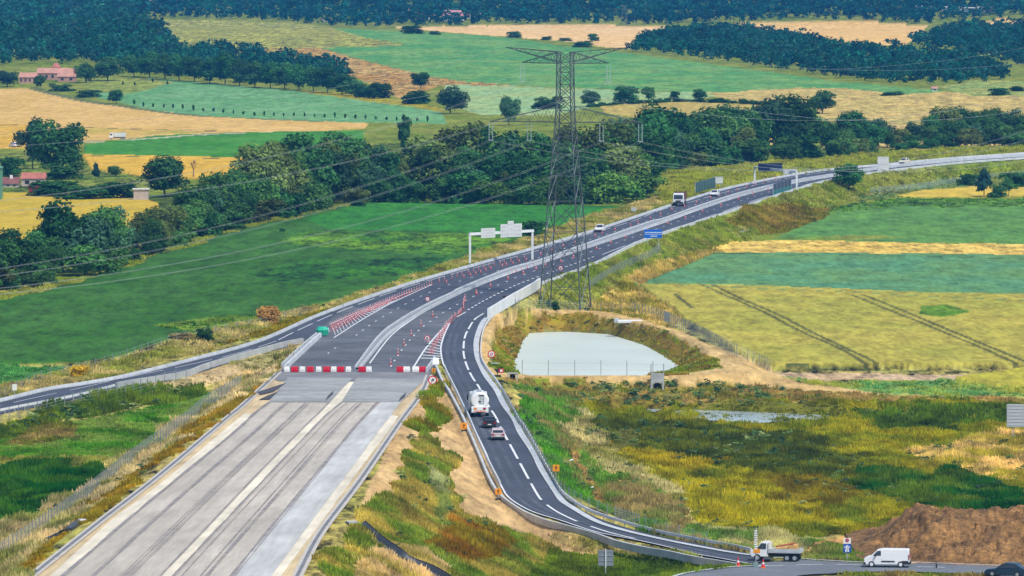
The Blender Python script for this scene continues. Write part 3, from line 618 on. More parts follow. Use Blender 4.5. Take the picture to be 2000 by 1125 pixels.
# gutters along the unfinished highway
def ribbon(name, pts, zf, w, material, dz, label):
    mb = MB(); pline(pts, zf, w, dz=dz, mb=mb, sub=8); o = mb.build(name, material); return tag(o, label, 'gutter', kind='structure')
GL = [(545, 727), (513, 757), (473, 793.6), (444, 817), (411, 845.5), (301, 938), (200.5, 1016), (65, 1124), (-60, 1228)]
GRR = [(838, 733), (822.5, 769.5), (787.5, 817), (770, 842), (700.5, 943), (625, 1043.5), (583, 1122.5), (530, 1225)]
for nm, g in (('left', GL), ('right', GRR)):
    ribbon('concrete_gutter', g, zbed, 1.0, mat('gutter_concrete', S(214, 208, 198), .85, [(.5, .1), (3, .08)]), .10, 'pale concrete gutter along the %s side of the roadbed' % nm)
    ribbon('gutter_channel', g, zbed, .34, mat('gutter_dark', S(132, 136, 142), .9, [(.5, .2)]), .14, 'darker channel of the concrete gutter on the %s side' % nm)

# ------------------------------------------------------------------ barriers
def wall_mesh(L, off0, off1, prof, mb, m=0):
    """sweep a profile [(side, height)] along world polyline"""
    n = len(L); vs = []; k = len(prof)
    for i in range(n):
        d = (L[min(i + 1, n - 1)] - L[max(i - 1, 0)]); d.z = 0; d.normalize(); s = Vector((d.y, -d.x, 0))
        for a, h in prof: vs.append(L[i] + s * a + Vector((0, 0, h)))
    fs = []
    for i in range(n - 1):
        for j in range(k): fs.append((i * k + j, i * k + (j + 1) % k, (i + 1) * k + (j + 1) % k, (i + 1) * k + j))
    fs.append(tuple(range(k))); fs.append(tuple(range((n - 1) * k + k - 1, (n - 1) * k - 1, -1)))
    mb.add(vs, fs, m)
def barrier(label, pts, zf, prof, material, sub=6, name='concrete_barrier'):
    mb = MB(); wall_mesh(wline(pts, zf, sub, -.1), 0, 0, prof, mb)
    return tag(mb.build(name, material), label, 'barrier')
def gba(h, w=.55): return [(-w / 2, 0), (w / 2, 0), (w / 2, .2), (w * .22, h), (-w * .22, h), (-w / 2, .2)]
LB = [b for b, _ in HWY[:-1]][::-1]
barrier('long pale concrete barrier along the far left edge of the highway', [(670, 599.5)] + LB, zflat, gba(.62, .4), M_CONC_W)
barrier('pale concrete barrier along the upper side of the left slip road', [(-90, 804), (0, 784.5), (91, 762.5), (156, 752.5), (240, 737.5), (370, 705.5), (500, 670), (605, 624.5), (668, 600)], zslip, gba(.55, .4), M_CONC_W)
barrier('grey concrete wall along the lower side of the slip road up to the green nose', [(228, 758), (259, 752), (357, 736), (409, 718), (500, 692), (556, 677), (591, 670)], zslip, [(-.2, 0), (.2, 0), (.15, .9), (-.15, .9)], M_CONC)
# thin guard rails: posts are parts
def guard_rail(label, pts, zf, post_step=4.0, h=.72, sub=6, rail_w=.06, name='guard_rail', maxp=100, material=None):
    L = wline(pts, zf, sub); r = MB(); material = material or M_LSTEEL
    root = empty(name, L[0], 0, label, 'guard rail')
    LL = [p - L[0] for p in L]
    wall_mesh([p + Vector((0, 0, h - .33)) for p in LL], 0, 0, [(-rail_w, 0), (rail_w, 0), (rail_w, .33), (-rail_w, .33)], r)
    r.build('rail', material, root)
    tot = sum((b - a).length for a, b in zip(L[:-1], L[1:])); step = max(post_step, tot / maxp); acc = 0; nxt = step * .5; proto = None
    for a, b in zip(LL[:-1], LL[1:]):
        ln = (b - a).length
        while nxt < acc + ln:
            p = a.lerp(b, (nxt - acc) / ln)
            if proto is None:
                mb = MB(); mb.box((0, 0, h / 2 - .1), (.12, .12, h - .06)); proto = mb.build('post', M_STEEL, root); proto.location = p
            else:
                c = proto.copy(); COL.objects.link(c); c.parent = root; c.location = p
            nxt += step
        acc += ln
    return root
guard_rail('low steel rail along the lower edge of the far left slip road', [(-90, 829), (0, 809), (91, 791), (160, 777), (224, 760)], zslip)
# median: two pale walls and concrete infill
ML = [(693.5, 721), (740, 660), (780, 629), (832, 599), (884, 574.5), (897, 567), (988, 530), (1056, 510.5), (1131, 484), (1261, 438.5), (1300, 428), (1371, 402.5), (1449, 378), (1540, 356.5), (1629, 342), (1737, 326), (1895, 311.5), (2000, 304.8), (2120, 298.5)]
MR = [(703, 721.5), (752, 662), (790, 634), (835, 606), (890, 578), (916.5, 566), (990, 537), (1060, 514.5), (1144, 486), (1235, 456), (1300, 433), (1372, 408), (1450, 383), (1545, 359.5), (1632, 344.5), (1738, 328), (1895, 312.8), (2000, 305.6), (2120, 299)]
A, B = wline(ML, zflat), wline(MR, zflat); o0 = A[0].copy()
root = empty('median_barrier', o0, 0, 'long double white barrier on the median between the carriageways', 'barrier')
for L, nm in ((A, 'wall'), (B, 'wall')):
    mb = MB(); wall_mesh([p - o0 for p in L], 0, 0, [(-.12, 0), (.12, 0), (.08, .5), (-.08, .5)], mb); mb.build(nm, M_CONC_W, root)
mb = MB()
for i in range(len(A) - 1): mb.quad(A[i] - o0 + Vector((0, 0, .25)), B[i] - o0 + Vector((0, 0, .25)), B[i + 1] - o0 + Vector((0, 0, .25)), A[i + 1] - o0 + Vector((0, 0, .25)))
mb.build('infill', mat('infill_grey', (.26, .28, .30), .8, [(.6, .15)]), root)
# right side of the highway
barrier('pale concrete barrier along the right edge of the highway above the embankment', [(1048, 557), (1077, 549), (1121, 532), (1165, 515), (1235, 480), (1300, 455), (1384, 428.5), (1449, 406), (1507, 386), (1557, 370.5), (1616, 354), (1720, 336.5), (1790, 328), (1880, 318.5), (2000, 310), (2120, 302.5)], zflat, [(-.22, 0), (.22, 0), (.15, .55), (-.15, .55)], M_CONC_W)
barrier('tall white parapet wall beside the pond where the ramp leaves the highway', [(954, 622), (975, 609), (1001, 593), (1040, 571), (1054, 561)], zflat, [(-.2, 0), (.2, 0), (.2, 1.75), (-.2, 1.75)], mat('white_parapet', (.66, .69, .70), .7, [(.3, .1), (2, .06)]), name='parapet_wall')
# ramp right: concrete gutter band and outer rail
ri = [(953, 619), (941, 634), (931, 664), (931, 690), (937, 710), (950, 736), (970, 763), (985, 792), (1005, 820), (1018, 848), (1043, 886), (1059, 919), (1085, 960), (1098, 979), (1117, 992), (1165, 1019.5), (1217, 1036.5), (1282, 1052), (1340, 1064), (1418, 1078.5), (1466, 1085.5)]
mb = MB(); pline(ri, zramp, .85, dz=.12, mb=mb, sub=8); tag(mb.build('concrete_gutter', M_CONC_W), 'wide pale concrete gutter along the right edge of the ramp', 'gutter', kind='structure')
ro = [(962, 621), (947, 642), (940, 670.5), (940, 700), (947, 718), (969, 748), (989, 779), (1014, 826), (1024, 838), (1051, 886), (1071, 923), (1094, 962), (1113, 980), (1136, 995.5), (1165, 1009), (1230, 1030), (1295, 1047), (1360, 1060), (1431, 1073), (1467, 1081)]
guard_rail('thin pale rail along the outer right edge of the ramp, above the marsh slope', ro, zramp, 4.0, .6)
ro2 = [(868, 722), (876, 740), (892, 772), (905, 800), (912, 813), (930, 855), (944, 886), (956, 912), (977, 953)]
guard_rail('white steel rail along the left edge of the ramp beside the bare sand', ro2, zramp, 3.0, .75)
lw = [(851, 716), (864, 746), (880, 772), (905, 820), (934, 886), (952, 930), (965, 955), (978, 972), (998, 988), (1030, 1007), (1069, 1022), (1100, 1030), (1165, 1048), (1204, 1062), (1256, 1074), (1308, 1083), (1360, 1094), (1440, 1107)]
barrier('grey concrete wall along the lower left edge of the ramp down to the roundabout', lw, zramp, [(-.15, -.3), (.15, -.3), (.15, .5), (-.15, .5)], M_CONC_W, name='retaining_wall')
# barriers flanking the closed end of the carriageway
def thin_wall(label, pts, h=.75, w=.3, m=None): return barrier(label, pts, zflat, [(-w, 0), (w, 0), (w * .7, h), (-w * .7, h)], m or M_CONC_W)
thin_wall('double white rail on the left of the closed carriageway, below the green nose', [(556, 722), (590, 690), (625, 658), (640, 648)])
thin_wall('outer white rail beside the grass left of the closed carriageway', [(550, 719), (585, 686), (606, 668), (622, 655)], .8, .15)
thin_wall('short white rail beside the triangular gore of the ramp', [(833, 728), (842, 715), (849, 704)], .8, .15)
# kerb between roundabout verge
ribbon('kerb', [(1300, 1133), (1340, 1121), (1405, 1111.5), (1457, 1107.5), (1500, 1107)], lambda y: -3.0, .5, M_CONC_W, .14, 'white kerb along the inner edge of the roundabout approach')
ribbon('kerb', [(1510, 1091), (1561, 1092.5), (1600, 1095.5), (1690, 1100), (1783, 1100), (1870, 1103.3), (1980, 1108), (2120, 1119)], lambda y: -3.0, .5, M_CONC_W, .14, 'pale kerb along the far edge of the roundabout road')
# ------------------------------------------------------------------ foliage
def leaf_mat(name, rgb, var=.25, trans=.25):
    m = bpy.data.materials.new(name); m.use_nodes = True; nt = m.node_tree; N = nt.nodes.new; Lk = nt.links.new
    for n in list(nt.nodes):
        if n.type == 'BSDF_PRINCIPLED': nt.nodes.remove(n)
    out = [n for n in nt.nodes if n.type == 'OUTPUT_MATERIAL'][0]
    at_ = N('ShaderNodeAttribute'); at_.attribute_name = 'Col'
    oi = N('ShaderNodeObjectInfo')
    hs = N('ShaderNodeHueSaturation'); hs.inputs['Color'].default_value = (*rgb, 1)
    mr = N('ShaderNodeMapRange'); mr.inputs[3].default_value = .485; mr.inputs[4].default_value = .515; Lk(oi.outputs['Random'], mr.inputs[0]); Lk(mr.outputs[0], hs.inputs['Hue'])
    mv = N('ShaderNodeMapRange'); mv.inputs[3].default_value = 1 - var; mv.inputs[4].default_value = 1 + var
    mm = N('ShaderNodeMath'); mm.operation = 'FRACT'; mk_ = N('ShaderNodeMath'); mk_.operation = 'MULTIPLY'; mk_.inputs[1].default_value = 7.31
    Lk(oi.outputs['Random'], mk_.inputs[0]); Lk(mk_.outputs[0], mm.inputs[0]); Lk(mm.outputs[0], mv.inputs[0]); Lk(mv.outputs[0], hs.inputs['Value'])
    mx = N('ShaderNodeMix'); mx.data_type = 'RGBA'; mx.blend_type = 'MULTIPLY'; mx.inputs[0].default_value = 1
    Lk(hs.outputs[0], mx.inputs[6]); Lk(at_.outputs['Color'], mx.inputs[7])
    d = N('ShaderNodeBsdfDiffuse'); t = N('ShaderNodeBsdfTranslucent'); ms = N('ShaderNodeMixShader'); ms.inputs[0].default_value = trans
    Lk(mx.outputs[2], d.inputs[0]); Lk(mx.outputs[2], t.inputs[0]); Lk(d.outputs[0], ms.inputs[1]); Lk(t.outputs[0], ms.inputs[2]); Lk(ms.outputs[0], out.inputs[0])
    MATS[name] = m; return m
def crown_arrays(seed, n, nl, shape='round', leaf=.045, z0=.18, droop=0):
    """leaf cards in a unit crown: width 1, z from z0 to 1"""
    r = np.random.default_rng(seed)
    cz, hz = (z0 + 1) / 2, (1 - z0) / 2
    lob = []
    for i in range(nl):
        while True:
            p = r.uniform(-1, 1, 3)
            if (p ** 2).sum() < 1: break
        p = p / max(.35, np.linalg.norm(p)) * r.uniform(.25, .80)
        rad = r.uniform(.24, .42)
        if shape == 'poplar': p[:2] *= .55; rad *= .8
        if shape == 'cone':
            k = (1 - (p[2] + 1) / 2); p[:2] *= (.15 + .9 * k); rad *= .35 + .6 * k
        if shape == 'bush': rad *= 1.1; p[2] = r.uniform(-.95, .45); p[:2] *= .85 / max(.5, math.hypot(p[0], p[1])) * r.uniform(.3, 1) * (1 - .35 * max(0, p[2]))
        if shape == 'round': p[2] = p[2] * .95 - .08
        lob.append((p, rad, r.uniform(.62, 1.3)))
    cnt = np.array([l[1] ** 2 for l in lob]); cnt = np.maximum(6, (cnt / cnt.sum() * n)).astype(int)
    V = []; Fc = []; Cc = []
    for (p, rad, br), k in zip(lob, cnt):
        d = r.normal(size=(k, 3)); d /= np.linalg.norm(d, axis=1)[:, None]
        d[:, 2] = np.where(d[:, 2] < -.5, -d[:, 2] * .5, d[:, 2])
        rr = rad * (1 - .35 * r.random(k) ** 2) * (1 + .22 * np.sin(d[:, 0] * 7 + p[0] * 9) * np.sin(d[:, 1] * 6 + p[2] * 5))
        c = p + d * rr[:, None]
        nrm = d + r.normal(size=(k, 3)) * .55 + np.array([0, 0, .25]); nrm /= np.linalg.norm(nrm, axis=1)[:, None]
        ref = r.normal(size=(k, 3)); u = np.cross(nrm, ref); u /= np.linalg.norm(u, axis=1)[:, None]; w = np.cross(nrm, u)
        s = (leaf * r.uniform(.7, 1.5, k))[:, None]
        c[:, 2] *= 1
        q4 = np.stack([c - u * s * 2 - w * s * 1.1, c + u * s * 2.2 - w * s * 1.3, c + u * s * 1.8 + w * s * 1.5, c - u * s * 2.1 + w * s * .9], 1)
        V.append(q4.reshape(-1, 3)); Cc.append(np.repeat((br * r.uniform(.75, 1.25, k))[:, None], 4, 0).reshape(-1))
    V = np.concatenate(V); C = np.concatenate(Cc)
    V[:, 0] *= .56; V[:, 1] *= .56; V[:, 2] = np.maximum(cz + V[:, 2] * hz * .92, .004 + .03 * r.random(len(V)) if shape == 'bush' else z0 - .02)
    f = np.arange(len(V)).reshape(-1, 4)
    return V, f, np.stack([C, C, C], 1)
TRUNK = mat('bark', (.10, .085, .065), .9, [(3, .3)])
def trunk_mesh(seed, h=.6, r=.018, limbs=6):
    rr = random.Random(seed); mb = MB()
    pts = [Vector((0, 0, -.03)), Vector((rr.uniform(-.02, .02), rr.uniform(-.02, .02), h * .35)), Vector((rr.uniform(-.04, .04), rr.uniform(-.04, .04), h))]
    mb.tube(pts[0], pts[1], r * 1.25, 6, r2=r, cap=False); mb.tube(pts[1], pts[2], r, 6, r2=r * .4)
    for i in range(limbs):
        t = rr.uniform(.35, .95); b = pts[1].lerp(pts[2], (t - .35) / .65) if t > .35 else pts[1]
        a = rr.uniform(0, 6.28); mb.tube(b, b + Vector((math.cos(a) * .28, math.sin(a) * .28, rr.uniform(.12, .28))), r * .5, 4, r2=r * .15)
    return mb
PROTO = {}
def make_proto(key, rgb, seed, n, nl, shape, leaf, z0, th=.62, var=.42):
    t = empty(key[1], (0, -500, -50)); V, f, C = crown_arrays(seed, n, nl, shape, leaf, z0)
    m = MATS.get('leaf_' + key[0]) or leaf_mat('leaf_' + key[0], rgb, var)
    c = np_mesh('crown', V, f, [m], {'Col': C}); c.parent = t
    tr = trunk_mesh(seed, th, limbs=7).build('trunk', TRUNK, t); PROTO[key] = t
FO = 1.75
def fo(r, g, b): return (r * FO, g * FO, b * FO)
DG, MG, LG, BG, OG = fo(.026, .080, .022), fo(.044, .112, .026), fo(.074, .160, .028), fo(.040, .096, .046), fo(.084, .122, .030)
for i in range(3): make_proto(('dark%d' % i, 'broadleaf_tree'), DG, 100 + i, 5200, 28 + 4 * i, 'round', .021, .03)
for i in range(3): make_proto(('mid%d' % i, 'broadleaf_tree'), MG, 130 + i, 5200, 26 + 5 * i, 'round', .021, .02)
for i in range(2): make_proto(('light%d' % i, 'broadleaf_tree'), LG, 160 + i, 4600, 26, 'round', .021, .02)
for i in range(2): make_proto(('grey%d' % i, 'willow_tree'), BG, 180 + i, 4600, 24, 'round', .021, .02)
for i in range(2): make_proto(('olive%d' % i, 'broadleaf_tree'), OG, 190 + i, 4600, 26, 'round', .021, .02)
for i in range(2): make_proto(('bush%d' % i, 'bush'), DG, 200 + i, 3000, 20, 'bush', .026, .0, .5)
for k_, c_ in (('bushm', MG), ('bushl', LG), ('busho', OG)):
    for i in range(2): make_proto((k_ + str(i), 'bush'), c_, 300 + i + len(k_), 3200, 20, 'bush', .025, .0, .5)
make_proto(('poplar0', 'poplar_tree'), DG, 220, 4000, 32, 'poplar', .027, .05, .9)
make_proto(('cypress0', 'cypress_tree'), fo(.018, .05, .034), 230, 3400, 32, 'cone', .027, .03, .9)
make_proto(('rust0', 'bush'), (.62, .36, .10), 240, 3000, 20, 'bush', .026, .0, .5, .05)
make_proto(('yellow0', 'bush'), (.72, .54, .03), 250, 2600, 18, 'bush', .027, .0, .5)
make_proto(('straw0', 'bush'), (.62, .46, .20), 260, 2600, 18, 'bush', .027, .0, .5)
make_proto(('open0', 'broadleaf_tree'), MG, 270, 2400, 18, 'round', .022, .08)
NT = 0
def tree(key, px, by, top, w, label, group=None, cat='tree', p=None):
    """stands at the ground point seen at (px,by); top = photo row of its tip; w = crown width in photo px"""
    global NT
    if w > 1.25 * (by - top) and key[:-1] in ('dark', 'mid'): key = 'bush' + str(int(key[-1]) % 2)
    name = [k for k in PROTO if k[0] == key][0]; p = p or gat(px, by); s = ppm(p)
    h = (by - top) / s; ww = w / s
    o = dup(PROTO[name], p - Vector((0, 0, .15)), random.uniform(0, 6.28), (ww, ww, h), label, group); o['category'] = cat; NT += 1
    return o
def TR(rows):
    for r_ in rows: tree(*r_)

# river belt: three depths of trees along the field edge
SKY = [(-120, 440), (0, 445), (60, 432), (105, 455), (128, 380), (165, 355), (205, 378), (238, 405), (256, 440), (274, 425), (288, 388), (320, 382), (350, 385), (385, 325), (420, 322), (460, 318), (510, 264), (560, 258), (640, 244), (680, 262), (700, 300), (720, 262), (770, 300), (830, 244), (880, 250), (930, 222), (990, 240), (1050, 238), (1110, 236), (1160, 232), (1220, 226), (1275, 206), (1320, 216), (1352, 246), (1385, 208), (1440, 212), (1495, 197), (1545, 186), (1580, 202), (1605, 262), (1650, 218), (1700, 222), (1740, 262), (1800, 238), (1850, 210), (1900, 218), (1940, 206), (1985, 228), (2100, 226)]
FRT = [(-120, 610), (0, 570), (150, 545), (290, 500), (420, 456), (560, 424), (640, 408), (720, 396), (860, 396), (1060, 401), (1180, 398), (1272, 382), (1290, 336), (1330, 330), (1500, 316), (1600, 306), (1720, 298), (1850, 288), (2100, 284)]
def ip(T, x): return float(np.interp(x, [a for a, _ in T], [b for _, b in T]))
SEG = [(60, 'left edge of green field'), (250, 'between yellow wheat and green field'), (480, 'between brick hut and bare tree'), (720, 'left of the dark poplar'), (960, 'between poplar and pylon'), (1200, 'behind the lattice pylon'), (1420, 'right of pylon above white truck'), (1640, 'above the dark gantry panel'), (1820, 'behind the tall white sign'), (9999, 'at the right edge')]
def seg(x): return [t for k, t in SEG if x < k][0]
KN = {'dark': 'dark green', 'mid': 'green', 'light': 'bright yellow-green', 'grey': 'grey-green', 'olive': 'olive green', 'bush': 'low dark'}
rr = random.Random(5); x = -95
while x < 2090:
    f, sk = ip(FRT, x), ip(SKY, x) - (12 if x > 1200 else 0); hgt = f - sk
    kinds = ['dark', 'mid', 'dark', 'grey', 'mid', 'olive']
    for row, (dy, frac) in enumerate(((18, 1.0), (9, .72), (1, .42))):
        if row == 1 and rr.random() < .25: continue
        if row == 2 and rr.random() < .15: continue
        kd = rr.choice(kinds); xx = x + rr.uniform(-12, 12)
        if 1130 < x < 1290 and row == 2: kd = 'light'
        if 930 < x < 1000 and row == 2: kd = 'light'
        if 830 < x < 960 and row == 0: kd = 'olive'
        if 690 < x < 770 and row == 0: kd = 'grey'
        if x > 1290 and row == 2: frac = .5
        by = ip(FRT, xx) - dy * min(1, hgt / 120); top = by - (f - dy * min(1, hgt / 120) - sk) * frac * rr.uniform(.78, 1.1)
        if row == 0: top = sk + rr.uniform(-.06, .20 if x < 500 else .09) * hgt
        w = (by - top) * rr.uniform(.72, 1.08) if row < 2 else (by - top) * rr.uniform(.9, 1.3)
        w = min(max(w, 42), 125)
        if row == 2:
            bk = {'light': 'bushl', 'olive': 'busho', 'mid': 'bushm', 'grey': 'bushm', 'dark': 'bush'}[kd]; lab = '%s bush along the front of the river belt, %s' % ({'bushl': 'bright yellow-green', 'busho': 'olive green', 'bushm': 'mid green', 'bush': 'dark green'}[bk], seg(xx))
            tree(bk + str(rr.randrange(2)), xx, by, top, min(110, w * 1.15), lab, 'bushes of the river belt: ' + lab, 'bush'); continue
        nk = {'dark': 3, 'mid': 3, 'light': 2, 'grey': 2, 'olive': 2}[kd]
        rn = ('back', 'middle', 'front')[row]
        lab = '%s tree, %s row of river belt, %s' % (KN[kd], rn, seg(xx))
        tree(kd + str(rr.randrange(nk)), xx, by, top, w, lab, 'trees of the river belt: ' + lab)
    x += rr.uniform(22, 30) if x > 250 else rr.uniform(34, 44)
TR([
 ('dark0', 322, 385, 294, 100, 'big rounded dark tree behind the brick hut', None, 'tree'),
 ('poplar0', 789, 300, 218, 40, 'narrow dark poplar standing out of the river belt', None, 'tree'),
 ('dark0', 108, 345, 222, 118, 'huge dark tree rising over the red-roofed houses', None, 'tree'),
 ('grey1', 64, 330, 208, 66, 'tall bluish tree at the back left of the huge dark tree', None, 'tree'),
 ('mid1', 120, 350, 306, 90, 'round green tree beside the red-roofed house', None, 'tree'),
 ('cypress0', 187, 352, 310, 24, 'pointed dark conifer right of the red-roofed houses', None, 'conifer'),
 ('dark2', 15, 345, 298, 60, 'dark bushy tree left of the red-roofed houses', None, 'tree'),
 ('mid0', 226, 345, 317, 34, 'small loose tree in front of the golden field strip', None, 'tree'),
 ('bush0', 100, 382, 346, 120, 'long green hedge bush right of the red-roofed house', None, 'bush'),
 ('bush1', 170, 388, 350, 110, 'green hedge bush between house and hut', None, 'bush'),
 ('bush0', 230, 386, 348, 80, 'green hedge bush next to the small hut', None, 'bush'),
 ('rust0', 520, 632, 590, 62, 'round orange-brown bush beside the highway verge', None, 'bush'),
 ('bush1', 400, 667, 632, 44, 'dark green round bush beside the slip road', None, 'bush'),
 ('yellow0', 150, 737, 706, 48, 'bright yellow broom bush beside the slip road', None, 'bush'),
 ('straw0', 355, 665, 645, 52, 'straw-coloured clump left of the dark bush', None, 'bush'),
 ('bush0', 1036, 460, 424, 66, 'dark bush behind the gantry beside the far barrier', None, 'bush'),
 ('bush1', 1080, 604, 580, 28, 'small dark bush at the foot of the pylon', None, 'bush'),
 ('bush0', 1144, 606, 598, 18, 'tiny dark shrub between the right pylon legs', None, 'bush'),
 ('dark1', 1658, 370, 312, 64, 'single dark round tree on the embankment below the highway', None, 'tree'),
 ('cypress0', 1922, 384, 318, 50, 'dark pointed conifer in the right-hand shrub group', None, 'conifer'),
 ('bush0', 1888, 362, 334, 50, 'dark shrub left of the pointed conifer', None, 'bush'),
 ('bush1', 1950, 385, 348, 42, 'dark shrub right of the pointed conifer', None, 'bush'),
 ('open0', 1970, 382, 340, 34, 'thin open shrub beside the right-hand conifer group', None, 'bush'),
 ('dark2', 1992, 364, 330, 74, 'wide dark shrub at the right edge behind the conifer', None, 'bush'),
 ('dark0', 822, 172, 137, 42, 'lone dark tree on the brown strip of the hill', None, 'tree'),
 ('dark1', 812, 203, 168, 66, 'broad dark tree below the lone hill tree', None, 'tree'),
 ('grey0', 880, 222, 160, 66, 'tall blue-green tree right of the broad dark tree', None, 'tree'),
 ('dark2', 740, 192, 155, 58, 'dark tree at the right end of the hedge belt', None, 'tree'),
 ('grey1', 994, 245, 174, 44, 'tall grey-green tree left of the pylon', None, 'tree'),
 ('dark1', 1070, 212, 180, 66, 'broad dark tree directly behind the pylon shaft', None, 'tree'),
 ('grey0', 1155, 208, 170, 44, 'blue-green tree just right of the pylon shaft', None, 'tree'),
 ('dark0', 1221, 200, 160, 60, 'round dark tree at the foot of the green hill', None, 'tree'),
 ('mid2', 1267, 196, 165, 30, 'narrow tree right of the round tree at the green hill', None, 'tree'),
 ('bush0', 1318, 194, 174, 24, 'small shrub on the hedge line below the green hill', None, 'bush'),
 ('dark2', 1367, 196, 170, 30, 'small dark tree on the hedge line below the green hill', None, 'tree'),
 ('dark1', 1606, 222, 170, 54, 'big dark tree rising above the belt near the tan field', None, 'tree'),
 ('dark0', 227, 202, 171, 38, 'dark round tree at the edge of the teal field', None, 'tree'),
 ('bush0', 170, 190, 172, 60, 'dark hedge bush below the farmhouse', None, 'bush'),
 ('bush1', 120, 178, 158, 50, 'dark hedge bush in front of the farmhouse', None, 'bush'),
 ('dark2', 168, 162, 118, 46, 'tall dark tree right of the farmhouse', None, 'tree'),
 ('dark1', 210, 158, 105, 60, 'taller spreading dark tree beside the hillside wood', None, 'tree'),
 ('mid0', 74, 172, 140, 30, 'green tree in front of the farmhouse roof', None, 'tree'),
 ('grey1', 14, 170, 130, 56, 'blue-green tree left of the farmhouse', None, 'tree'),
 ('bush1', 1745, 188 - 2, 176, 60, 'low shrub row at the far right pasture', None, 'bush'),
 ('bush0', 1950, 186, 168, 50, 'dark shrub cluster on the far right pasture', None, 'bush'),
 ('bush1', 1985, 178, 164, 40, 'dark shrub at the right edge of the far pasture', None, 'bush'),
 ('bush0', 1160, 80, 62, 24, 'small tree in the pale wheat on the far hill', None, 'tree'),
 ('bush1', 1068, 78, 68, 28, 'dark shrub at the upper edge of the green hill', None, 'bush'),
 ('bush0', 1005, 74, 58, 36, 'dark tree clump at the upper edge of the green hill', None, 'tree'),
 ('bush1', 1140, 92, 76, 52, 'dark shrub row left of the far wood', None, 'bush'),
 ('dark0', 806, 66, 46, 50, 'dark tree clump left of the pale far wheat', None, 'tree'),
 ('bush0', 850, 68, 58, 26, 'little shrub below the far houses', None, 'bush'),
 ('bush0', 1105, 80, 72, 30, 'low dark shrub at the middle of the wheat edge', None, 'bush'),
 ('bush1', 700, 402 , 388, 40, 'low bush at the back corner of the dark green field', None, 'bush'),
 ('bush0', 552, 452, 443, 14, 'tiny dark bush alone at the field margin', None, 'bush'),
])
rr = random.Random(31)
for x in range(1150, 1545, 13):
    by = float(np.interp(x, [1150, 1230, 1330, 1430, 1550], [209, 203, 199, 201, 208])); seg_ = 'under the round dark tree' if x < 1260 else 'under the small shrubs' if x < 1380 else 'towards the river belt'
    lab = 'low bush in the hedge line below the green hill, ' + seg_
    tree('bush%d' % rr.randrange(2), x + rr.uniform(-4, 4), by + rr.uniform(-1, 1), by - rr.uniform(7, 13), rr.uniform(16, 24), lab, 'hedge bushes: ' + lab, 'bush')
# hedge belt trees between olive field and teal field
HB = [(262, 150, 98), (292, 152, 92), (322, 155, 94), (350, 158, 96), (380, 160, 102), (410, 163, 104), (440, 165, 90), (468, 168, 104), (498, 171, 110), (528, 172, 112), (556, 174, 112), (584, 176, 116), (612, 178, 120), (640, 181, 122), (668, 184, 136), (696, 187, 146), (718, 190, 150)]
for i, (a, b, c) in enumerate(HB):
    lab = 'dark tree in the hedge belt under the olive hillside, %s' % ('next to the hillside wood' if a < 360 else 'in its middle' if a < 560 else 'towards its right end')
    tree(('dark%d' % (i % 3)), a, b, c + 3, 52, lab, 'hedge belt trees: ' + lab)
# saplings in the teal field
for i, (a, b) in enumerate([(262, 206), (280, 208), (299, 209), (320, 211), (338, 213), (357, 214), (378, 216), (397, 218), (417, 219), (436, 221), (456, 222), (475, 224), (497, 226), (516, 226), (535, 227), (554, 228), (574, 228), (595, 229), (614, 230), (634, 230), (654, 231), (674, 231), (694, 232), (714, 233), (734, 234), (755, 235), (775, 236), (815, 237), (835, 238)]):
    tree('poplar0', a, b + random.uniform(-1, 1), b - random.uniform(8, 15), random.uniform(5, 9), 'thin young tree in the row along the teal field', 'young trees in a row on the teal field', 'sapling')
for k, (a, b) in enumerate([(240, 166), (263, 167), (298, 161), (327, 165)]):
    tree('cypress0', a, b, b - 10, 7, ['leftmost tiny conifer on the pale meadow under the wood', 'second tiny conifer on the pale meadow, left of a round sapling', 'flat-topped sapling on the pale meadow', 'rightmost tiny conifer on the pale meadow under the wood'][k], None, 'sapling')
# bare trees
def bare_tree(px, by, top, label, col, seed):
    p = gat(px, by); s = ppm(p); h = (by - top) / s; rr = random.Random(seed); mb = MB()
    def br(a, d, ln, r, k):
        b = a + d * ln; mb.tube(a, b, r, 4, r2=r * .6, cap=False)
        if k == 0: return
        for _ in range(3):
            e = (d + Vector((rr.uniform(-.6, .6), rr.uniform(-.6, .6), rr.uniform(0, .45)))).normalized(); br(b, e, ln * rr.uniform(.55, .75), r * .6, k - 1)
    br(Vector((0, 0, -.1)), Vector((0, 0, 1)), h * .38, .22, 4)
    o = mb.build('bare_tree', mat('bare_wood_' + str(seed), col, .9)); o.location = p; return tag(o, label, 'tree')
bare_tree(1381, 324, 278, 'pale bare dead tree in front of the belt right of the pylon', (.45, .42, .34), 3)
bare_tree(378, 345, 312, 'reddish bare-branched tree in the belt beside the hut', (.25, .16, .13), 4)

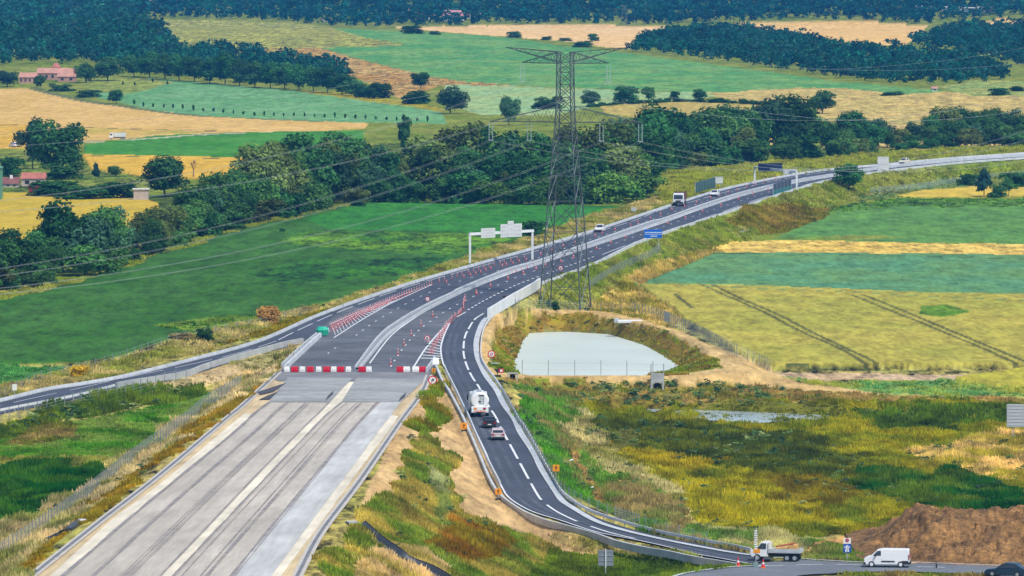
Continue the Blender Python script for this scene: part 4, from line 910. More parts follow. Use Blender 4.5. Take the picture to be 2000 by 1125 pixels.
# far woods: too many crowns to count
def wood(name, P, sx, sy, label, hpx, rgb, seed, leafs=120):
    r = np.random.default_rng(seed); V = []; Fc = []; C = []
    Ps = [np.array(crown_arrays(seed * 10 + k, leafs, 10, 'round', .056, .0)[0]) for k in range(4)]; Cs = [crown_arrays(seed * 10 + k, leafs, 10, 'round', .056, .0)[2] for k in range(4)]
    xs = [p[0] for p in P]; ys = [p[1] for p in P]; n = 0
    for y in np.arange(max(ys), min(ys), -sy):
        xx = np.arange(min(xs), max(xs), sx) + r.uniform(-.6, .6) * sx
        for x in xx:
            x = x + r.uniform(-.5, .5) * sx; yy = y + r.uniform(-.6, .6) * sy
            if not inside(P, np.array([x]), np.array([yy]))[0]: continue
            p = gat(x, yy); s = ppm(p); k = r.integers(4); h = hpx / s * r.uniform(.7, 1.35); w = h * r.uniform(.75, 1.15); b = r.uniform(.65, 1.35) * (.75 + .5 * vn(np.array([p.x / 25.0]), np.array([p.y / 60.0]))[0])
            a = r.uniform(0, 6.28); v = Ps[k]; ca, sa = math.cos(a), math.sin(a)
            V.append(np.stack([p.x + (v[:, 0] * ca - v[:, 1] * sa) * w, p.y + (v[:, 0] * sa + v[:, 1] * ca) * w, p.z - .5 + v[:, 2] * h], 1)); C.append(Cs[k] * b * np.array([r.uniform(.6, 1.7), r.uniform(.85, 1.15), r.uniform(.8, 1.2)])); n += 1
    V = np.concatenate(V); f = np.arange(len(V)).reshape(-1, 4)
    o = np_mesh(name, V, f, [MATS.get('leaf_' + name + str(seed)) or leaf_mat('leaf_' + name + str(seed), rgb, .1)], {'Col': np.concatenate(C)})
    return tag(o, label, 'wood', kind='stuff')
WD = fo(.010, .066, .046)
wood('wood', [(-260, -40), (420, -40), (330, 5), (262, 38), (300, 52), (340, 78), (346, 104), (300, 110), (420, 100), (470, 105), (560, 118), (650, 130), (690, 150), (560, 168), (420, 160), (330, 150), (240, 140), (150, 118), (140, 128), (60, 125), (-260, 130)], 11, 6, 'dense dark wood covering the left hillside', 30, WD, 1)
wood('wood', [(230, -40), (2500, -40), (2500, 32), (1990, 34), (1860, 38), (1820, 48), (1700, 41), (1560, 38), (1440, 43), (1300, 48), (1040, 48), (900, 50), (800, 52), (700, 53), (640, 50), (540, 42), (400, 37), (270, 38)], 12, 5.5, 'far bluish forest along the top of the picture', 25, fo(.008, .066, .056), 2)
wood('wood', [(1222, 102), (1250, 82), (1310, 66), (1400, 60), (1500, 70), (1570, 80), (1640, 95), (1700, 100), (1780, 104), (1900, 118), (1975, 146), (1960, 158), (1860, 164), (1780, 167), (1700, 161), (1600, 149), (1500, 134), (1350, 114)], 10, 5.5, 'dark wood on the slope right of the green hill', 28, WD, 3)
wood('wood', [(1782, 84), (1830, 66), (1900, 56), (2000, 58), (2500, 58), (2500, 130), (2000, 132), (1930, 118), (1850, 100), (1790, 94)], 10, 5.5, 'dark wood at the right edge under the far wheat', 28, WD, 4)
for k in PROTO.values():     # the prototypes themselves are moved out: delete them
    for c in list(k.children): bpy.data.objects.remove(c)
    bpy.data.objects.remove(k)
PROTO.clear()
# ------------------------------------------------------------------ grass and reeds as tufts (stuff)
def tufts(name, sel, n, label, seed, hk=1.0, wk=1.0, pale=1.0):
    r = np.random.default_rng(seed)
    w = TD * sel; vis = (PXX.ravel() > -60) & (PXX.ravel() < 2060) & (PYY.ravel() < 1160) & (PYY.ravel() > 270)
    w = w * vis; idx = np.nonzero(w > 0)[0]
    if len(idx) == 0: return
    p = w[idx] / w[idx].sum(); pick = r.choice(idx, n, p=p)
    X = GX.ravel()[pick]; Y = GY.ravel()[pick]
    X = X + r.uniform(-.5, .5, n) * 3.2 * Y / F; Y = Y + r.uniform(-.5, .5, n) * 1.8 * Y * Y / (F * HC)
    Z = np.array([ground_z(a, b) for a, b in zip(X, Y)])
    m = fbm(X / 5.0, Y / 9.0, 3); m = np.clip((m - .36) / .28, 0, 1)
    col = C1[pick] * (1 - m)[:, None] + C2[pick] * m[:, None]
    md = .5 + 1.0 * fbm(X / 2.2 + 7, Y / 7.0, 3) ; md = np.clip(.25 + 1.5 * (md - .5), .45, 1.6)
    col = col * md[:, None] * np.array([1.0, 1.04, 1.2]) * np.where(TH[pick] >= .85, 1.2, 1.0)[:, None]
    hh = TH[pick] * hk * np.clip(1.9 * fbm(X / 3.0 + 50, Y / 9.0, 3) - .15, .2, 1.6) * r.uniform(.6, 1.3, n)
    nb = 5; V = np.zeros((n, nb, 3, 3)); C = np.zeros((n, nb, 3, 3))
    for b in range(nb):
        a = r.uniform(0, 6.283, n); rad = r.uniform(0, .45, n) * wk; lean = r.uniform(.05, .45, n); bw = (.05 + .10 * r.random(n)) * (1 + Y / 1500.0)
        bx = X + np.cos(a) * rad; by_ = Y + np.sin(a) * rad; a2 = r.uniform(-.9, .9, n)
        V[:, b, 0] = np.stack([bx - np.cos(a2) * bw, by_ - np.sin(a2) * bw, Z - .06], 1); V[:, b, 1] = np.stack([bx + np.cos(a2) * bw, by_ + np.sin(a2) * bw, Z - .06], 1)
        V[:, b, 2] = np.stack([bx + np.cos(a) * lean * hh, by_ + np.sin(a) * lean * hh, Z + hh * r.uniform(.7, 1.1, n)], 1)
        br = r.uniform(.75, 1.25, n)[:, None]
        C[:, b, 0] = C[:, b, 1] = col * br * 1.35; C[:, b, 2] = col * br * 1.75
    V = V.reshape(-1, 3); f = np.arange(len(V)).reshape(-1, 3)
    mt = MATS.get('grass_blades') or leaf_mat('grass_blades', (1, 1, 1), 0, .45)
    o = np_mesh(name, V, f, [mt], {'Col': C.reshape(-1, 3)})
    return tag(o, label, 'grass', kind='stuff')
yy = PYY.ravel(); xx_ = PXX.ravel()
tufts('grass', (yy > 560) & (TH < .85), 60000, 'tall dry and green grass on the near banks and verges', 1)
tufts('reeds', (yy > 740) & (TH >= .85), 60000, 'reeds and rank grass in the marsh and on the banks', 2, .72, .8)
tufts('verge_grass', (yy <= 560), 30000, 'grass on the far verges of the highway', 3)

def scrub(name, Ps, n, label, seed, wpx=(12, 34), cols=((.040, .085, .030), (.075, .12, .035), (.13, .15, .05), (.035, .07, .035))):
    r = np.random.default_rng(seed); V = []; C = []; A = [crown_arrays(900 + k, 46, 6, 'bush', .085, 0) for k in range(4)]
    for P, k_ in zip(Ps, n):
        xs = [p[0] for p in P]; ys = [p[1] for p in P]; m = 0
        while m < k_:
            x, y = r.uniform(min(xs), max(xs)), r.uniform(min(ys), max(ys))
            if not inside(P, np.array([x]), np.array([y]))[0]: continue
            m += 1; p = gat(x, y); s = ppm(p); w = r.uniform(*wpx) / s; h = w * r.uniform(.28, .6); v, f_, c_ = A[r.integers(4)]; a = r.uniform(0, 6.28); ca, sa = math.cos(a), math.sin(a)
            V.append(np.stack([p.x + (v[:, 0] * ca - v[:, 1] * sa) * w, p.y + (v[:, 0] * sa + v[:, 1] * ca) * w, p.z - .1 + v[:, 2] * h], 1)); C.append(c_ * np.array(cols[r.integers(len(cols))]) * r.uniform(.7, 1.4))
    V = np.concatenate(V); o = np_mesh(name, V, np.arange(len(V)).reshape(-1, 4), [MATS['grass_blades']], {'Col': np.concatenate(C) * 2.3}); return tag(o, label, 'scrub', kind='stuff')
scrub('scrub', [[(1150, 815), (1400, 835), (1560, 852), (1700, 900), (1640, 990), (1500, 930), (1330, 900), (1190, 862)], [(1640, 930), (1950, 920), (2000, 990), (1700, 980)], [(1000, 750), (1120, 770), (1190, 860), (1300, 960), (1560, 1070), (1360, 1050), (1100, 950), (1030, 830)], [(1100, 745), (1500, 755), (1700, 790), (1400, 795), (1130, 790)], [(800, 850), (900, 960), (960, 1040), (900, 1120), (700, 1110), (690, 1040), (760, 960)], [(0, 840), (100, 795), (230, 768), (400, 752), (330, 785), (150, 820)], [(1300, 930), (1640, 980), (1640, 1020), (1500, 1030)], [(1740, 885), (2000, 840), (2000, 940), (1850, 915)], [(0, 1060), (190, 935), (340, 830), (430, 765), (360, 860), (150, 1030), (0, 1110)]],
      [260, 90, 170, 110, 170, 90, 70, 50, 60], 'low leafy weeds and scrub clumps in the marsh and on the banks', 5)
scrub('scrub', [[(1000, 630), (1060, 613), (1200, 622), (1300, 645), (1400, 720), (1340, 720), (1200, 640), (1060, 640), (1000, 690), (970, 700)], [(1180, 560), (1300, 520), (1420, 470), (1560, 440), (1640, 400), (1500, 420), (1300, 490), (1150, 550)], [(250, 700), (400, 655), (560, 615), (800, 545), (1000, 480), (980, 488), (800, 548), (600, 615), (400, 680)], [(1560, 440), (1650, 405), (1760, 380), (1700, 372), (1600, 420)]], [60, 90, 90, 40], 'low scrub clumps on the dry verges and the pond bank', 6, (8, 20), ((.10, .13, .04), (.06, .10, .035), (.22, .19, .08)))

# ------------------------------------------------------------------ water
def sheet(name, P, z, material, label):
    mb = MB(); v = [at(a, b, z) for a, b in P]; c = sum(v, Vector()) / len(v)
    mb.add(v, [tuple(range(len(v)))]); o = mb.build(name, material); return tag(o, label, 'water', kind='structure')
def water_mat(name, rgb, rough):
    m = mat(name, rgb, rough, [(.05, .07)], .5); nt = m.node_tree; b = nt.nodes['Principled BSDF']
    n = nt.nodes.new('ShaderNodeTexNoise'); n.inputs['Scale'].default_value = .8; n.inputs['Detail'].default_value = 3; tc = nt.nodes.new('ShaderNodeTexCoord'); nt.links.new(tc.outputs['Object'], n.inputs['Vector'])
    bp = nt.nodes.new('ShaderNodeBump'); bp.inputs['Strength'].default_value = .04; nt.links.new(n.outputs['Fac'], bp.inputs['Height']); nt.links.new(bp.outputs[0], b.inputs['Normal']); return m
sheet('pond_water', [(1000, 712), (1012, 690), (1022, 664), (1035, 650), (1070, 647), (1110, 648), (1150, 650), (1190, 653), (1232, 664), (1262, 676), (1300, 697), (1345, 726), (1310, 745), (1180, 750), (1010, 752)], -5.3, water_mat('turbid_water', (.60, .66, .58), .38), 'pale milky pond water')
water_mat('marsh_water', (.42, .50, .54), .15)
sheet('marsh_water', [(1310, 806), (1370, 790), (1440, 784), (1540, 786), (1640, 796), (1668, 808), (1600, 822), (1480, 826), (1370, 820)], -5.32, MATS['marsh_water'], 'shallow bright marsh water among reeds')
sheet('marsh_water', [(1185, 788), (1240, 776), (1300, 778), (1312, 792), (1280, 804), (1215, 804)], -5.32, MATS['marsh_water'], 'muddy shallow water below the culvert')
sheet('marsh_water', [(1195, 846), (1225, 838), (1250, 850), (1243, 868), (1210, 872)], -5.32, MATS['marsh_water'], 'small bright puddle in the reeds')

# ------------------------------------------------------------------ soil heap
def heap():
    o0 = gat(1840, 1094); s = ppm(o0); nx, ny = 150, 56; V = []; Fc = []
    prof = [(1690, 5), (1720, 12), (1745, 22), (1780, 42), (1805, 62), (1822, 74), (1850, 74), (1890, 76), (1940, 70), (2000, 66), (2100, 60), (2200, 8)]
    for j in range(ny):
        v = j / (ny - 1)
        for i in range(nx):
            u = i / (nx - 1); px = 1680 + 530 * u; X = (px - 1000) / F * o0.y; Y = o0.y + (v - .12) * 46
            hp = np.interp(px, [a for a, _ in prof], [b for _, b in prof]) / s * 1.0
            sh = math.sin(math.pi * min(1, v * 1.02)) ** .8 if v < .55 else math.sin(math.pi * min(1, .55 * 1.02)) ** .8 * max(0, 1 - ((v - .55) / .45) ** 2)
            n = (fbm(np.array([X / 2.4 + Y * .10]), np.array([Y / 6.0]), 3)[0] - .5) * 1.5 + (fbm(np.array([X / .5]), np.array([Y / 1.4]), 2)[0] - .5) * .75 + (vn(np.array([X / 3.4 - Y * .2]), np.array([Y / 9.0]))[0] - .5) * 1.6
            h = hp * sh; V.append((X - o0.x, Y - o0.y, max(-.3, h + n * min(1, h / 1.2)) - .1))
    for j in range(ny - 1):
        for i in range(nx - 1): Fc.append((j * nx + i, j * nx + i + 1, (j + 1) * nx + i + 1, (j + 1) * nx + i))
    me = bpy.data.meshes.new('soil_heap'); me.from_pydata(V, [], Fc); me.materials.append(mat('soil', S(138, 103, 60), .95, [(.25, .35), (.9, .45), (3, .45)]))
    o = bpy.data.objects.new('soil_heap', me); COL.objects.link(o); o.location = o0 + Vector((0, 0, 0)); tag(o, 'big brown heap of dug soil beside the roundabout road', 'soil heap')
heap()

# ------------------------------------------------------------------ pylon and conductors
PY = at(1104, 602, -2.6); AX = Vector((math.cos(-.27), math.sin(-.27), 0)); AY = Vector((-AX.y, AX.x, 0)); ps = ppm(PY)
M_PYL = mat('pylon_steel', (.10, .125, .14), .5, metal=.3, noise=[(.2, .2)])
pyl = empty('lattice_pylon', PY, 0, 'tall grey lattice power pylon with two crossarms beside the highway', 'pylon')
def P3(x, y, z): return AX * x + AY * y + Vector((0, 0, z))
def half(z):
    return float(np.interp(z, [0, 14, 33, 37, 46], [3.75, 2.85, 1.45, 1.3, 1.2]))
mb = MB(); lev = [0, 7, 13.5, 19, 23.5, 27.3, 30.5, 32.8, 35, 37.3, 39.6, 41.8, 43.6, 45.4]
for sx, sy in ((-1, -1), (1, -1), (1, 1), (-1, 1)):
    lg = MB()
    for a, b in zip(lev[:-1], lev[1:]): lg.tube(P3(sx * half(a), sy * half(a), a), P3(sx * half(b), sy * half(b), b), .11, 4, cap=False)
    lg.build('leg', M_PYL, pyl)
br = MB()
for a, b in zip(lev[:-1], lev[1:]):
    ha, hb = half(a), half(b); c4 = ((-1, -1), (1, -1), (1, 1), (-1, 1))
    for i in range(4):
        p, q_ = c4[i], c4[(i + 1) % 4]
        A0, B0, A1, B1 = P3(p[0] * ha, p[1] * ha, a), P3(q_[0] * ha, q_[1] * ha, a), P3(p[0] * hb, p[1] * hb, b), P3(q_[0] * hb, q_[1] * hb, b)
        br.tube(A0, B1, .07, 3, cap=False); br.tube(B0, A1, .07, 3, cap=False)
        if a > 3: br.tube(A0, B0, .05, 3, cap=False)
        if a < 14:
            m1 = (A0 + A1) / 2; m2 = (B0 + B1) / 2; br.tube(m1, (A0 + B1) / 2, .045, 3, cap=False); br.tube(m2, (A1 + B0) / 2, .045, 3, cap=False)
br.build('bracing', M_PYL, pyl)
def arm(name, zt, zb, L, ztip, rise_tip=False, n=6):
    mb = MB()
    for s in (-1, 1):
        hb = half(zb)
        for y in (-1, 1):
            t0, b0 = P3(s * hb, y * hb, zt), P3(s * hb, y * hb, zb); tip = P3(s * L, 0, ztip)
            mb.tube(t0, tip, .07, 3, cap=False); mb.tube(b0, tip, .07, 3, cap=False)
            for i in range(n):
                u, w = i / n, (i + .5) / n; mb.tube(t0.lerp(tip, u), b0.lerp(tip, w), .035, 3, cap=False); mb.tube(b0.lerp(tip, w), t0.lerp(tip, (i + 1) / n), .035, 3, cap=False)
        for i in range(1, n):
            u = i / n; mb.tube(P3(s * hb, -hb, zb).lerp(P3(s * L, 0, ztip), u), P3(s * hb, hb, zb).lerp(P3(s * L, 0, ztip), u), .035, 3, cap=False)
    return mb.build(name, M_PYL, pyl)
arm('crossarm', 35.8, 33.0, 13.9, 33.0, n=6); arm('crossarm', 45.4, 43.4, 8.0, 43.5, n=5); arm('earth_wire_arm', 45.4, 43.6, 10.9, 46.2, n=6)
ATT = []
for x, z in ((-13.7, 33.0), (-6.6, 33.0), (6.6, 33.0), (13.7, 33.0), (-7.9, 43.4), (7.9, 43.4)):
    ins = MB()
    for d in (-.32, .32):
        ins.tube(P3(x + d, 0, z), P3(x + d, 0, z - 3.3), .035, 4)
        for k in range(9): ins.tube(P3(x + d, 0, z - .5 - k * .3), P3(x + d, 0, z - .58 - k * .3), .13, 6)
    ins.tube(P3(x - .5, 0, z - 3.3), P3(x + .5, 0, z - 3.3), .06, 4)
    ins.build('insulator', mat('insulator_glass', (.45, .55, .58), .3), pyl); ATT.append((x, z - 3.4))
LD = -AY if AY.y > 0 else AY        # toward camera, left
LD = Vector((-.27, -.963, 0))
def cond(label, x, z, direction, span, sag, zend, pair=True):
    mb = MB(); n = 60; a = P3(x, 0, z); e = direction * span + AX * x + Vector((0, 0, zend))
    for off in ((-.35, .35) if pair else (0,)):
        prev = None
        for i in range(n + 1):
            t = i / n; p = a.lerp(e, t) + Vector((0, 0, -4 * sag * t * (1 - t))) + AX * off
            if prev is not None: mb.tube(prev, p, .015, 3, cap=False)
            prev = p
    o = mb.build('power_line', mat('aluminium_wire', (.40, .44, .46), .45, metal=.2)); o.location = PY
    tag(o, label, 'power line')
NM = ['outermost left lower', 'inner left lower', 'inner right lower', 'outermost right lower', 'upper left', 'upper right']
for (x, z), nm in zip(ATT, NM):
    cond('pair of wires from the %s insulator of the pylon to the left foreground' % nm, x, z, LD, 560, 11.5, z + 2)
    cond('pair of wires from the %s insulator of the pylon to the far right' % nm, x, z, -LD, 640, 13.5, z - 2)
for s, nm in ((-1, 'left'), (1, 'right')):
    cond('thin earth wire from the %s tip of the top crossarm to the left foreground' % nm, s * 10.9, 46.1, LD, 560, 8, 47, False)
    cond('thin earth wire from the %s tip of the top crossarm to the far right' % nm, s * 10.9, 46.1, -LD, 640, 9, 45, False)
# second pylon far away on the hill
fp = gat(1219, 50); mb = MB(); fs_ = ppm(fp); hh = 40 / fs_
for sx, sy in ((-1, -1), (1, -1), (1, 1), (-1, 1)): mb.tube((sx * 2.2, sy * 2.2, 0), (sx * .5, sy * .5, hh), .16, 3)
for k in range(8):
    z = hh * k / 8; w = 2.2 - 1.7 * k / 8; w2 = 2.2 - 1.7 * (k + 1) / 8; mb.tube((-w, -w, z), (w2, -w2, z + hh / 8), .1, 3); mb.tube((w, -w, z), (-w2, -w2, z + hh / 8), .1, 3)
mb.tube((-6, 0, hh * .8), (6, 0, hh * .8), .2, 3); o = mb.build('lattice_pylon', M_PYL); o.location = fp; tag(o, 'tiny distant pylon in front of the far forest', 'pylon')
# ------------------------------------------------------------------ vehicles (local: +Y forward, Z up)
def wheel_set(root, xs, ys, r, w=.22, rim=None):
    for y in ys:
        for s in (-1, 1):
            t = MB(); t.tube((s * xs - w / 2, y, r), (s * xs + w / 2, y, r), r, 14); wl = t.build('wheel', M_BLACK, root)
            k = MB(); x = s * (xs + w / 2 + .012) ; k.tube((x - .02, y, r), (x + .01, y, r), r * .58, 12); k.build('rim', rim or M_STEEL, wl)
def paintm(name, rgb, rough=.3): return mat(name, rgb, rough, None, .5)
M_RLIGHT = mat('tail_lamp', (.35, .01, .01), .25); M_FLIGHT = mat('head_lamp', (.75, .78, .8), .15); M_PLATE = mat('number_plate', (.75, .75, .72), .5); M_ORANGE = mat('amber', (.8, .25, .02), .4)
def car(loc, rz, label, rgb, L=4.35, W=1.8, Hh=1.48, suv=False, name='car'):
    root = empty(name, loc, rz, label, 'car'); pm = paintm('car_paint_%d' % (hash(rgb) % 9999), rgb, .28); h2 = L / 2; z0 = .2
    zb = Hh * .60; b = MB()
    b.prism([(-h2, z0 + .12), (-h2 + .1, z0), (h2 - .15, z0), (h2, z0 + .1), (h2, zb - .28), (h2 - .25, zb - .12), (h2 * .42, zb), (-h2 * .80, zb + .03), (-h2 + .03, zb - .02)], -W / 2, W / 2, 0, .05)
    b.build('body', pm, root, bevel=.05)
    c = MB(); top = [(-h2 * (.92 if suv else .80), zb + .02), (h2 * .44, zb), (h2 * .10, Hh - .06), (-h2 * .08, Hh), (-h2 * (.70 if suv else .48), Hh - .05)]
    c.prism(top, -W / 2 + .06, W / 2 - .06, 0, .17); c.build('roof', pm, root, bevel=.03)
    g = MB()   # glass panes 1 cm proud of the roof shell
    def wpt(y, z, s):
        t = (z - zb) / (Hh - zb); return (s * (W / 2 - .06 - .17 * t * t + .012), y, z)
    for s in (-1, 1):
        ys = [(-h2 * .62, zb + .06), (h2 * .34, zb + .05), (h2 * .10, Hh - .13), (-h2 * .46, Hh - .13)]
        g.add([wpt(y, z, s) for y, z in ys], [(0, 1, 2, 3)])
    g.build('side_window', M_GLASS, root)
    rwx = W / 2 - .2; g = MB(); yb, yt = -h2 * (.92 if suv else .80) , -h2 * (.70 if suv else .48)
    g.add([(-rwx, yb + .02 - .03, zb + .08), (rwx, yb - .01, zb + .08), (rwx - .1, yt - .05, Hh - .12), (-rwx + .1, yt - .05, Hh - .12)], [(0, 1, 2, 3)]); g.build('rear_window', M_GLASS, root)
    g = MB(); g.add([(-rwx, h2 * .44 + .0, zb + .07), (rwx, h2 * .44, zb + .07), (rwx - .1, h2 * .13 + .02, Hh - .1), (-rwx + .1, h2 * .13 + .02, Hh - .1)], [(0, 1, 2, 3)]); g.build('windscreen', M_GLASS, root)
    for s in (-1, 1):
        m = MB(); m.box((s * (W / 2 - .24), -h2 - .0, zb - .16), (.34, .06, .16)); m.build('tail_light', M_RLIGHT, root)
        m = MB(); m.box((s * (W / 2 - .26), h2 - .04, zb - .30), (.36, .12, .14)); m.build('headlight', M_FLIGHT, root)
        m = MB(); m.box((s * (W / 2 + .08), h2 * .34, zb + .1), (.18, .1, .13)); m.build('mirror', pm, root)
    m = MB(); m.box((0, -h2 - .01, zb - .38), (.5, .04, .12)); m.build('number_plate', M_PLATE, root)
    m = MB(); m.box((0, -h2 + .02, z0 + .12), (W - .1, .14, .24)); m.build('bumper', M_DARK, root, bevel=.02)
    m = MB(); m.box((0, h2 - .02, z0 + .13), (W - .2, .1, .24)); m.build('grille', M_DARK, root)
    wheel_set(root, W / 2 - .12, (-h2 * .60, h2 * .62), .32, .22); return root
def heading(p, q_): d = q_ - p; return math.atan2(-d.x, d.y)
def pairh(a, b, zf): return heading(at(*a, zf), at(*b, zf))
rr_ = lambda a, b: pairh(a, b, zramp)
car(at(955, 836.5, zramp) + Vector((0, 1.5, .06)), rr_((948, 838), (933, 806)), 'black car driving up the ramp behind the white tanker', (.012, .013, .018), Hh=1.45)
car(at(971.5, 860, zramp) + Vector((0, 1.5, .06)), rr_((966, 860), (950, 826)), 'pinkish silver car last in line on the ramp', (.48, .40, .42), Hh=1.5)
car(at(1172, 452.5, 0) + Vector((0, 0, .02)), pairh((1185, 450), (1150, 461), zflat), 'white car alone on the highway beside the pylon', (.75, .76, .78), Hh=1.55)
car(at(1396, 383, 0) + Vector((0, 0, .02)), pairh((1410, 380), (1380, 388), zflat), 'white car behind the flatbed truck on the highway', (.75, .76, .78), Hh=1.5)
car(at(1766, 320, 0) + Vector((0, 0, .02)), pairh((1800, 317), (1740, 323), zflat), 'cream car far up the highway right of the tall white sign', (.75, .70, .58), Hh=1.6, suv=True)
car(gat(27, 287), .4, 'small white car on the country road beside the huge dark tree', (.7, .72, .74))
car(at(1967, 1127, -3) + Vector((0, 0, .06)), math.pi / 2 - .35, 'dark blue car cut off by the bottom right corner', (.012, .035, .07), L=4.5, Hh=1.5)
# tanker
def tanker(loc, rz):
    root = empty('tanker_truck', loc, rz, 'white tanker truck with a round tank on the ramp', 'truck')
    wp = paintm('tank_paint', (.78, .79, .78), .3); m = MB(); n = 22; ys = [(-4.55, .70), (-4.5, .9), (-4.35, 1.0), (1.1, 1.0), (1.25, .9), (1.3, .7)]; V = []; Fc = []
    for y, k in ys:
        for i in range(n):
            t = 2 * math.pi * i / n; V.append((math.cos(t) * 1.25 * k, y, 2.25 + math.sin(t) * 1.08 * k))
    for j in range(len(ys) - 1):
        for i in range(n): Fc.append((j * n + i, j * n + (i + 1) % n, (j + 1) * n + (i + 1) % n, (j + 1) * n + i))
    Fc += [tuple(range(n - 1, -1, -1)), tuple(range((len(ys) - 1) * n, len(ys) * n))]
    m.add(V, Fc); tk = m.build('tank', wp, root, smooth=False)
    m = MB(); m.box((.55, -4.6, 2.3), (.05, .06, 1.2)); m.box((.05, -4.6, 2.3), (.05, .06, 1.2))
    for k in range(4): m.box((.3, -4.6, 1.85 + k * .3), (.5, .06, .04))
    m.build('ladder', M_STEEL, tk)
    m = MB(); m.box((.2, -4.585, 2.9), (.75, .05, .14)); m.build('name_plate', M_DARK, tk)
    m = MB(); m.box((.0, -4.58, 2.05), (.28, .05, .28), 0); m.build('manhole', M_DARK, tk)
    m = MB(); m.box((0, -2, 3.36), (.5, 4.5, .08)); m.build('walkway', M_STEEL, tk)
    m = MB(); m.box((0, -4.75, 1.0), (2.3, .5, .85)); rc = m.build('rear_cabinet', wp, root, bevel=.08)
    for s, mm in ((-1, M_ORANGE), (1, M_RLIGHT)):
        m = MB(); m.box((s * .62, -5.02, 1.15), (.36, .05, .26)); m.build('hazard_plate' if s < 0 else 'lamp', mm, rc)
    m = MB(); m.box((0, -5.02, .78), (1.5, .05, .16)); m.build('reflector_strip', mat('reflective_orange', (.8, .32, .22), .4), rc)
    m = MB(); m.box((0, -1.2, .75), (1.0, 7.6, .35)); m.build('chassis', M_DARK, root)
    m = MB(); m.prism([(1.7, .55), (3.75, .55), (3.8, 1.6), (3.6, 2.9), (1.7, 3.0)], -1.22, 1.22, 0, .06); cb = m.build('cab', wp, root, bevel=.06)
    m = MB(); m.add([(-1.05, 3.81, 1.75), (1.05, 3.81, 1.75), (1.0, 3.66, 2.65), (-1.0, 3.66, 2.65)], [(0, 1, 2, 3)]); m.build('windscreen', M_GLASS, cb)
    for s in (-1, 1):
        m = MB(); m.box((s * 1.42, 3.4, 2.1), (.16, .2, .75)); m.build('mirror', M_DARK, cb)
        m = MB(); m.box((s * 1.1, -3.0, .62), (.12, 2.4, .5)); m.build('mudguard', M_DARK, root)
    wheel_set(root, 1.02, (-3.6, -2.3, 2.9), .5, .38); return root
tanker(at(932.5, 815, zramp) + Vector((0.15, 4.6, .05)), rr_((932, 812), (917, 776)))
# white van
def van(loc, rz):
    root = empty('van', loc, rz, 'white panel van on the roundabout road', 'van'); wp = paintm('van_paint', (.80, .81, .83), .25); W = 1.9; m = MB()
    m.prism([(-2.42, .42), (-2.42, .95), (-2.36, 1.85), (-2.25, 1.95), (.55, 1.97), (1.05, 1.85), (1.75, 1.22), (2.25, 1.05), (2.42, .82), (2.42, .40), (2.2, .30), (-2.3, .34)], -W / 2, W / 2, 0, .12); b = m.build('body', wp, root, bevel=.05)
    def X(z, s): t = (z - .3) / 1.67; return s * (W / 2 - .12 * t * t + .012)
    for s in (-1, 1):
        m = MB(); m.add([(X(1.28, s), 1.50, 1.27), (X(1.28, s), .62, 1.25), (X(1.8, s), .62, 1.78), (X(1.8, s), .98, 1.78)], [(0, 1, 2, 3)]); m.build('door_window', M_GLASS, root)
        m = MB(); m.box((s * (W / 2 + .0), -.15, .66), (.06, 1.45, .13)); m.build('side_moulding', M_DARK, root)
        m = MB(); m.box((s * (W / 2 + .12), 1.18, 1.28), (.2, .14, .22)); m.build('mirror', M_DARK, root)
        m = MB(); m.box((s * (W / 2 - .06), -2.40, 1.12), (.14, .1, .55)); m.build('tail_light', M_RLIGHT, root)
        m = MB(); m.box((s * (W / 2 - .22), 2.32, .88), (.4, .2, .2)); m.build('headlight', M_FLIGHT, root)
        m = MB(); m.box((s * (W / 2 - .01), -1.98, .55), (.05, .72, .36)); m.build('rear_sill', M_DARK, root)
    m = MB(); m.add([(-.8, 1.74, 1.29), (.8, 1.74, 1.29), (.74, 1.08, 1.83), (-.74, 1.08, 1.83)], [(0, 1, 2, 3)]); m.build('windscreen', M_GLASS, root)
    m = MB(); m.box((0, -2.40, .47), (W + .02, .26, .26)); m.build('rear_bumper', M_DARK, root, bevel=.03)
    m = MB(); m.box((0, 2.38, .42), (W + .02, .26, .26)); m.build('front_bumper', M_DARK, root, bevel=.03)
    m = MB(); m.box((0, -2.425, 1.2), (.025, .04, 1.4)); m.build('door_seam', M_DARK, root)
    m = MB(); m.box((-.2, -2.44, .86), (.5, .03, .12)); m.build('number_plate', M_PLATE, root)
    wheel_set(root, W / 2 - .10, (-1.50, 1.62), .34, .22, M_LSTEEL); return root
van(at(1733, 1108, -3) + Vector((0, 0, .06)), math.pi / 2 - .13)
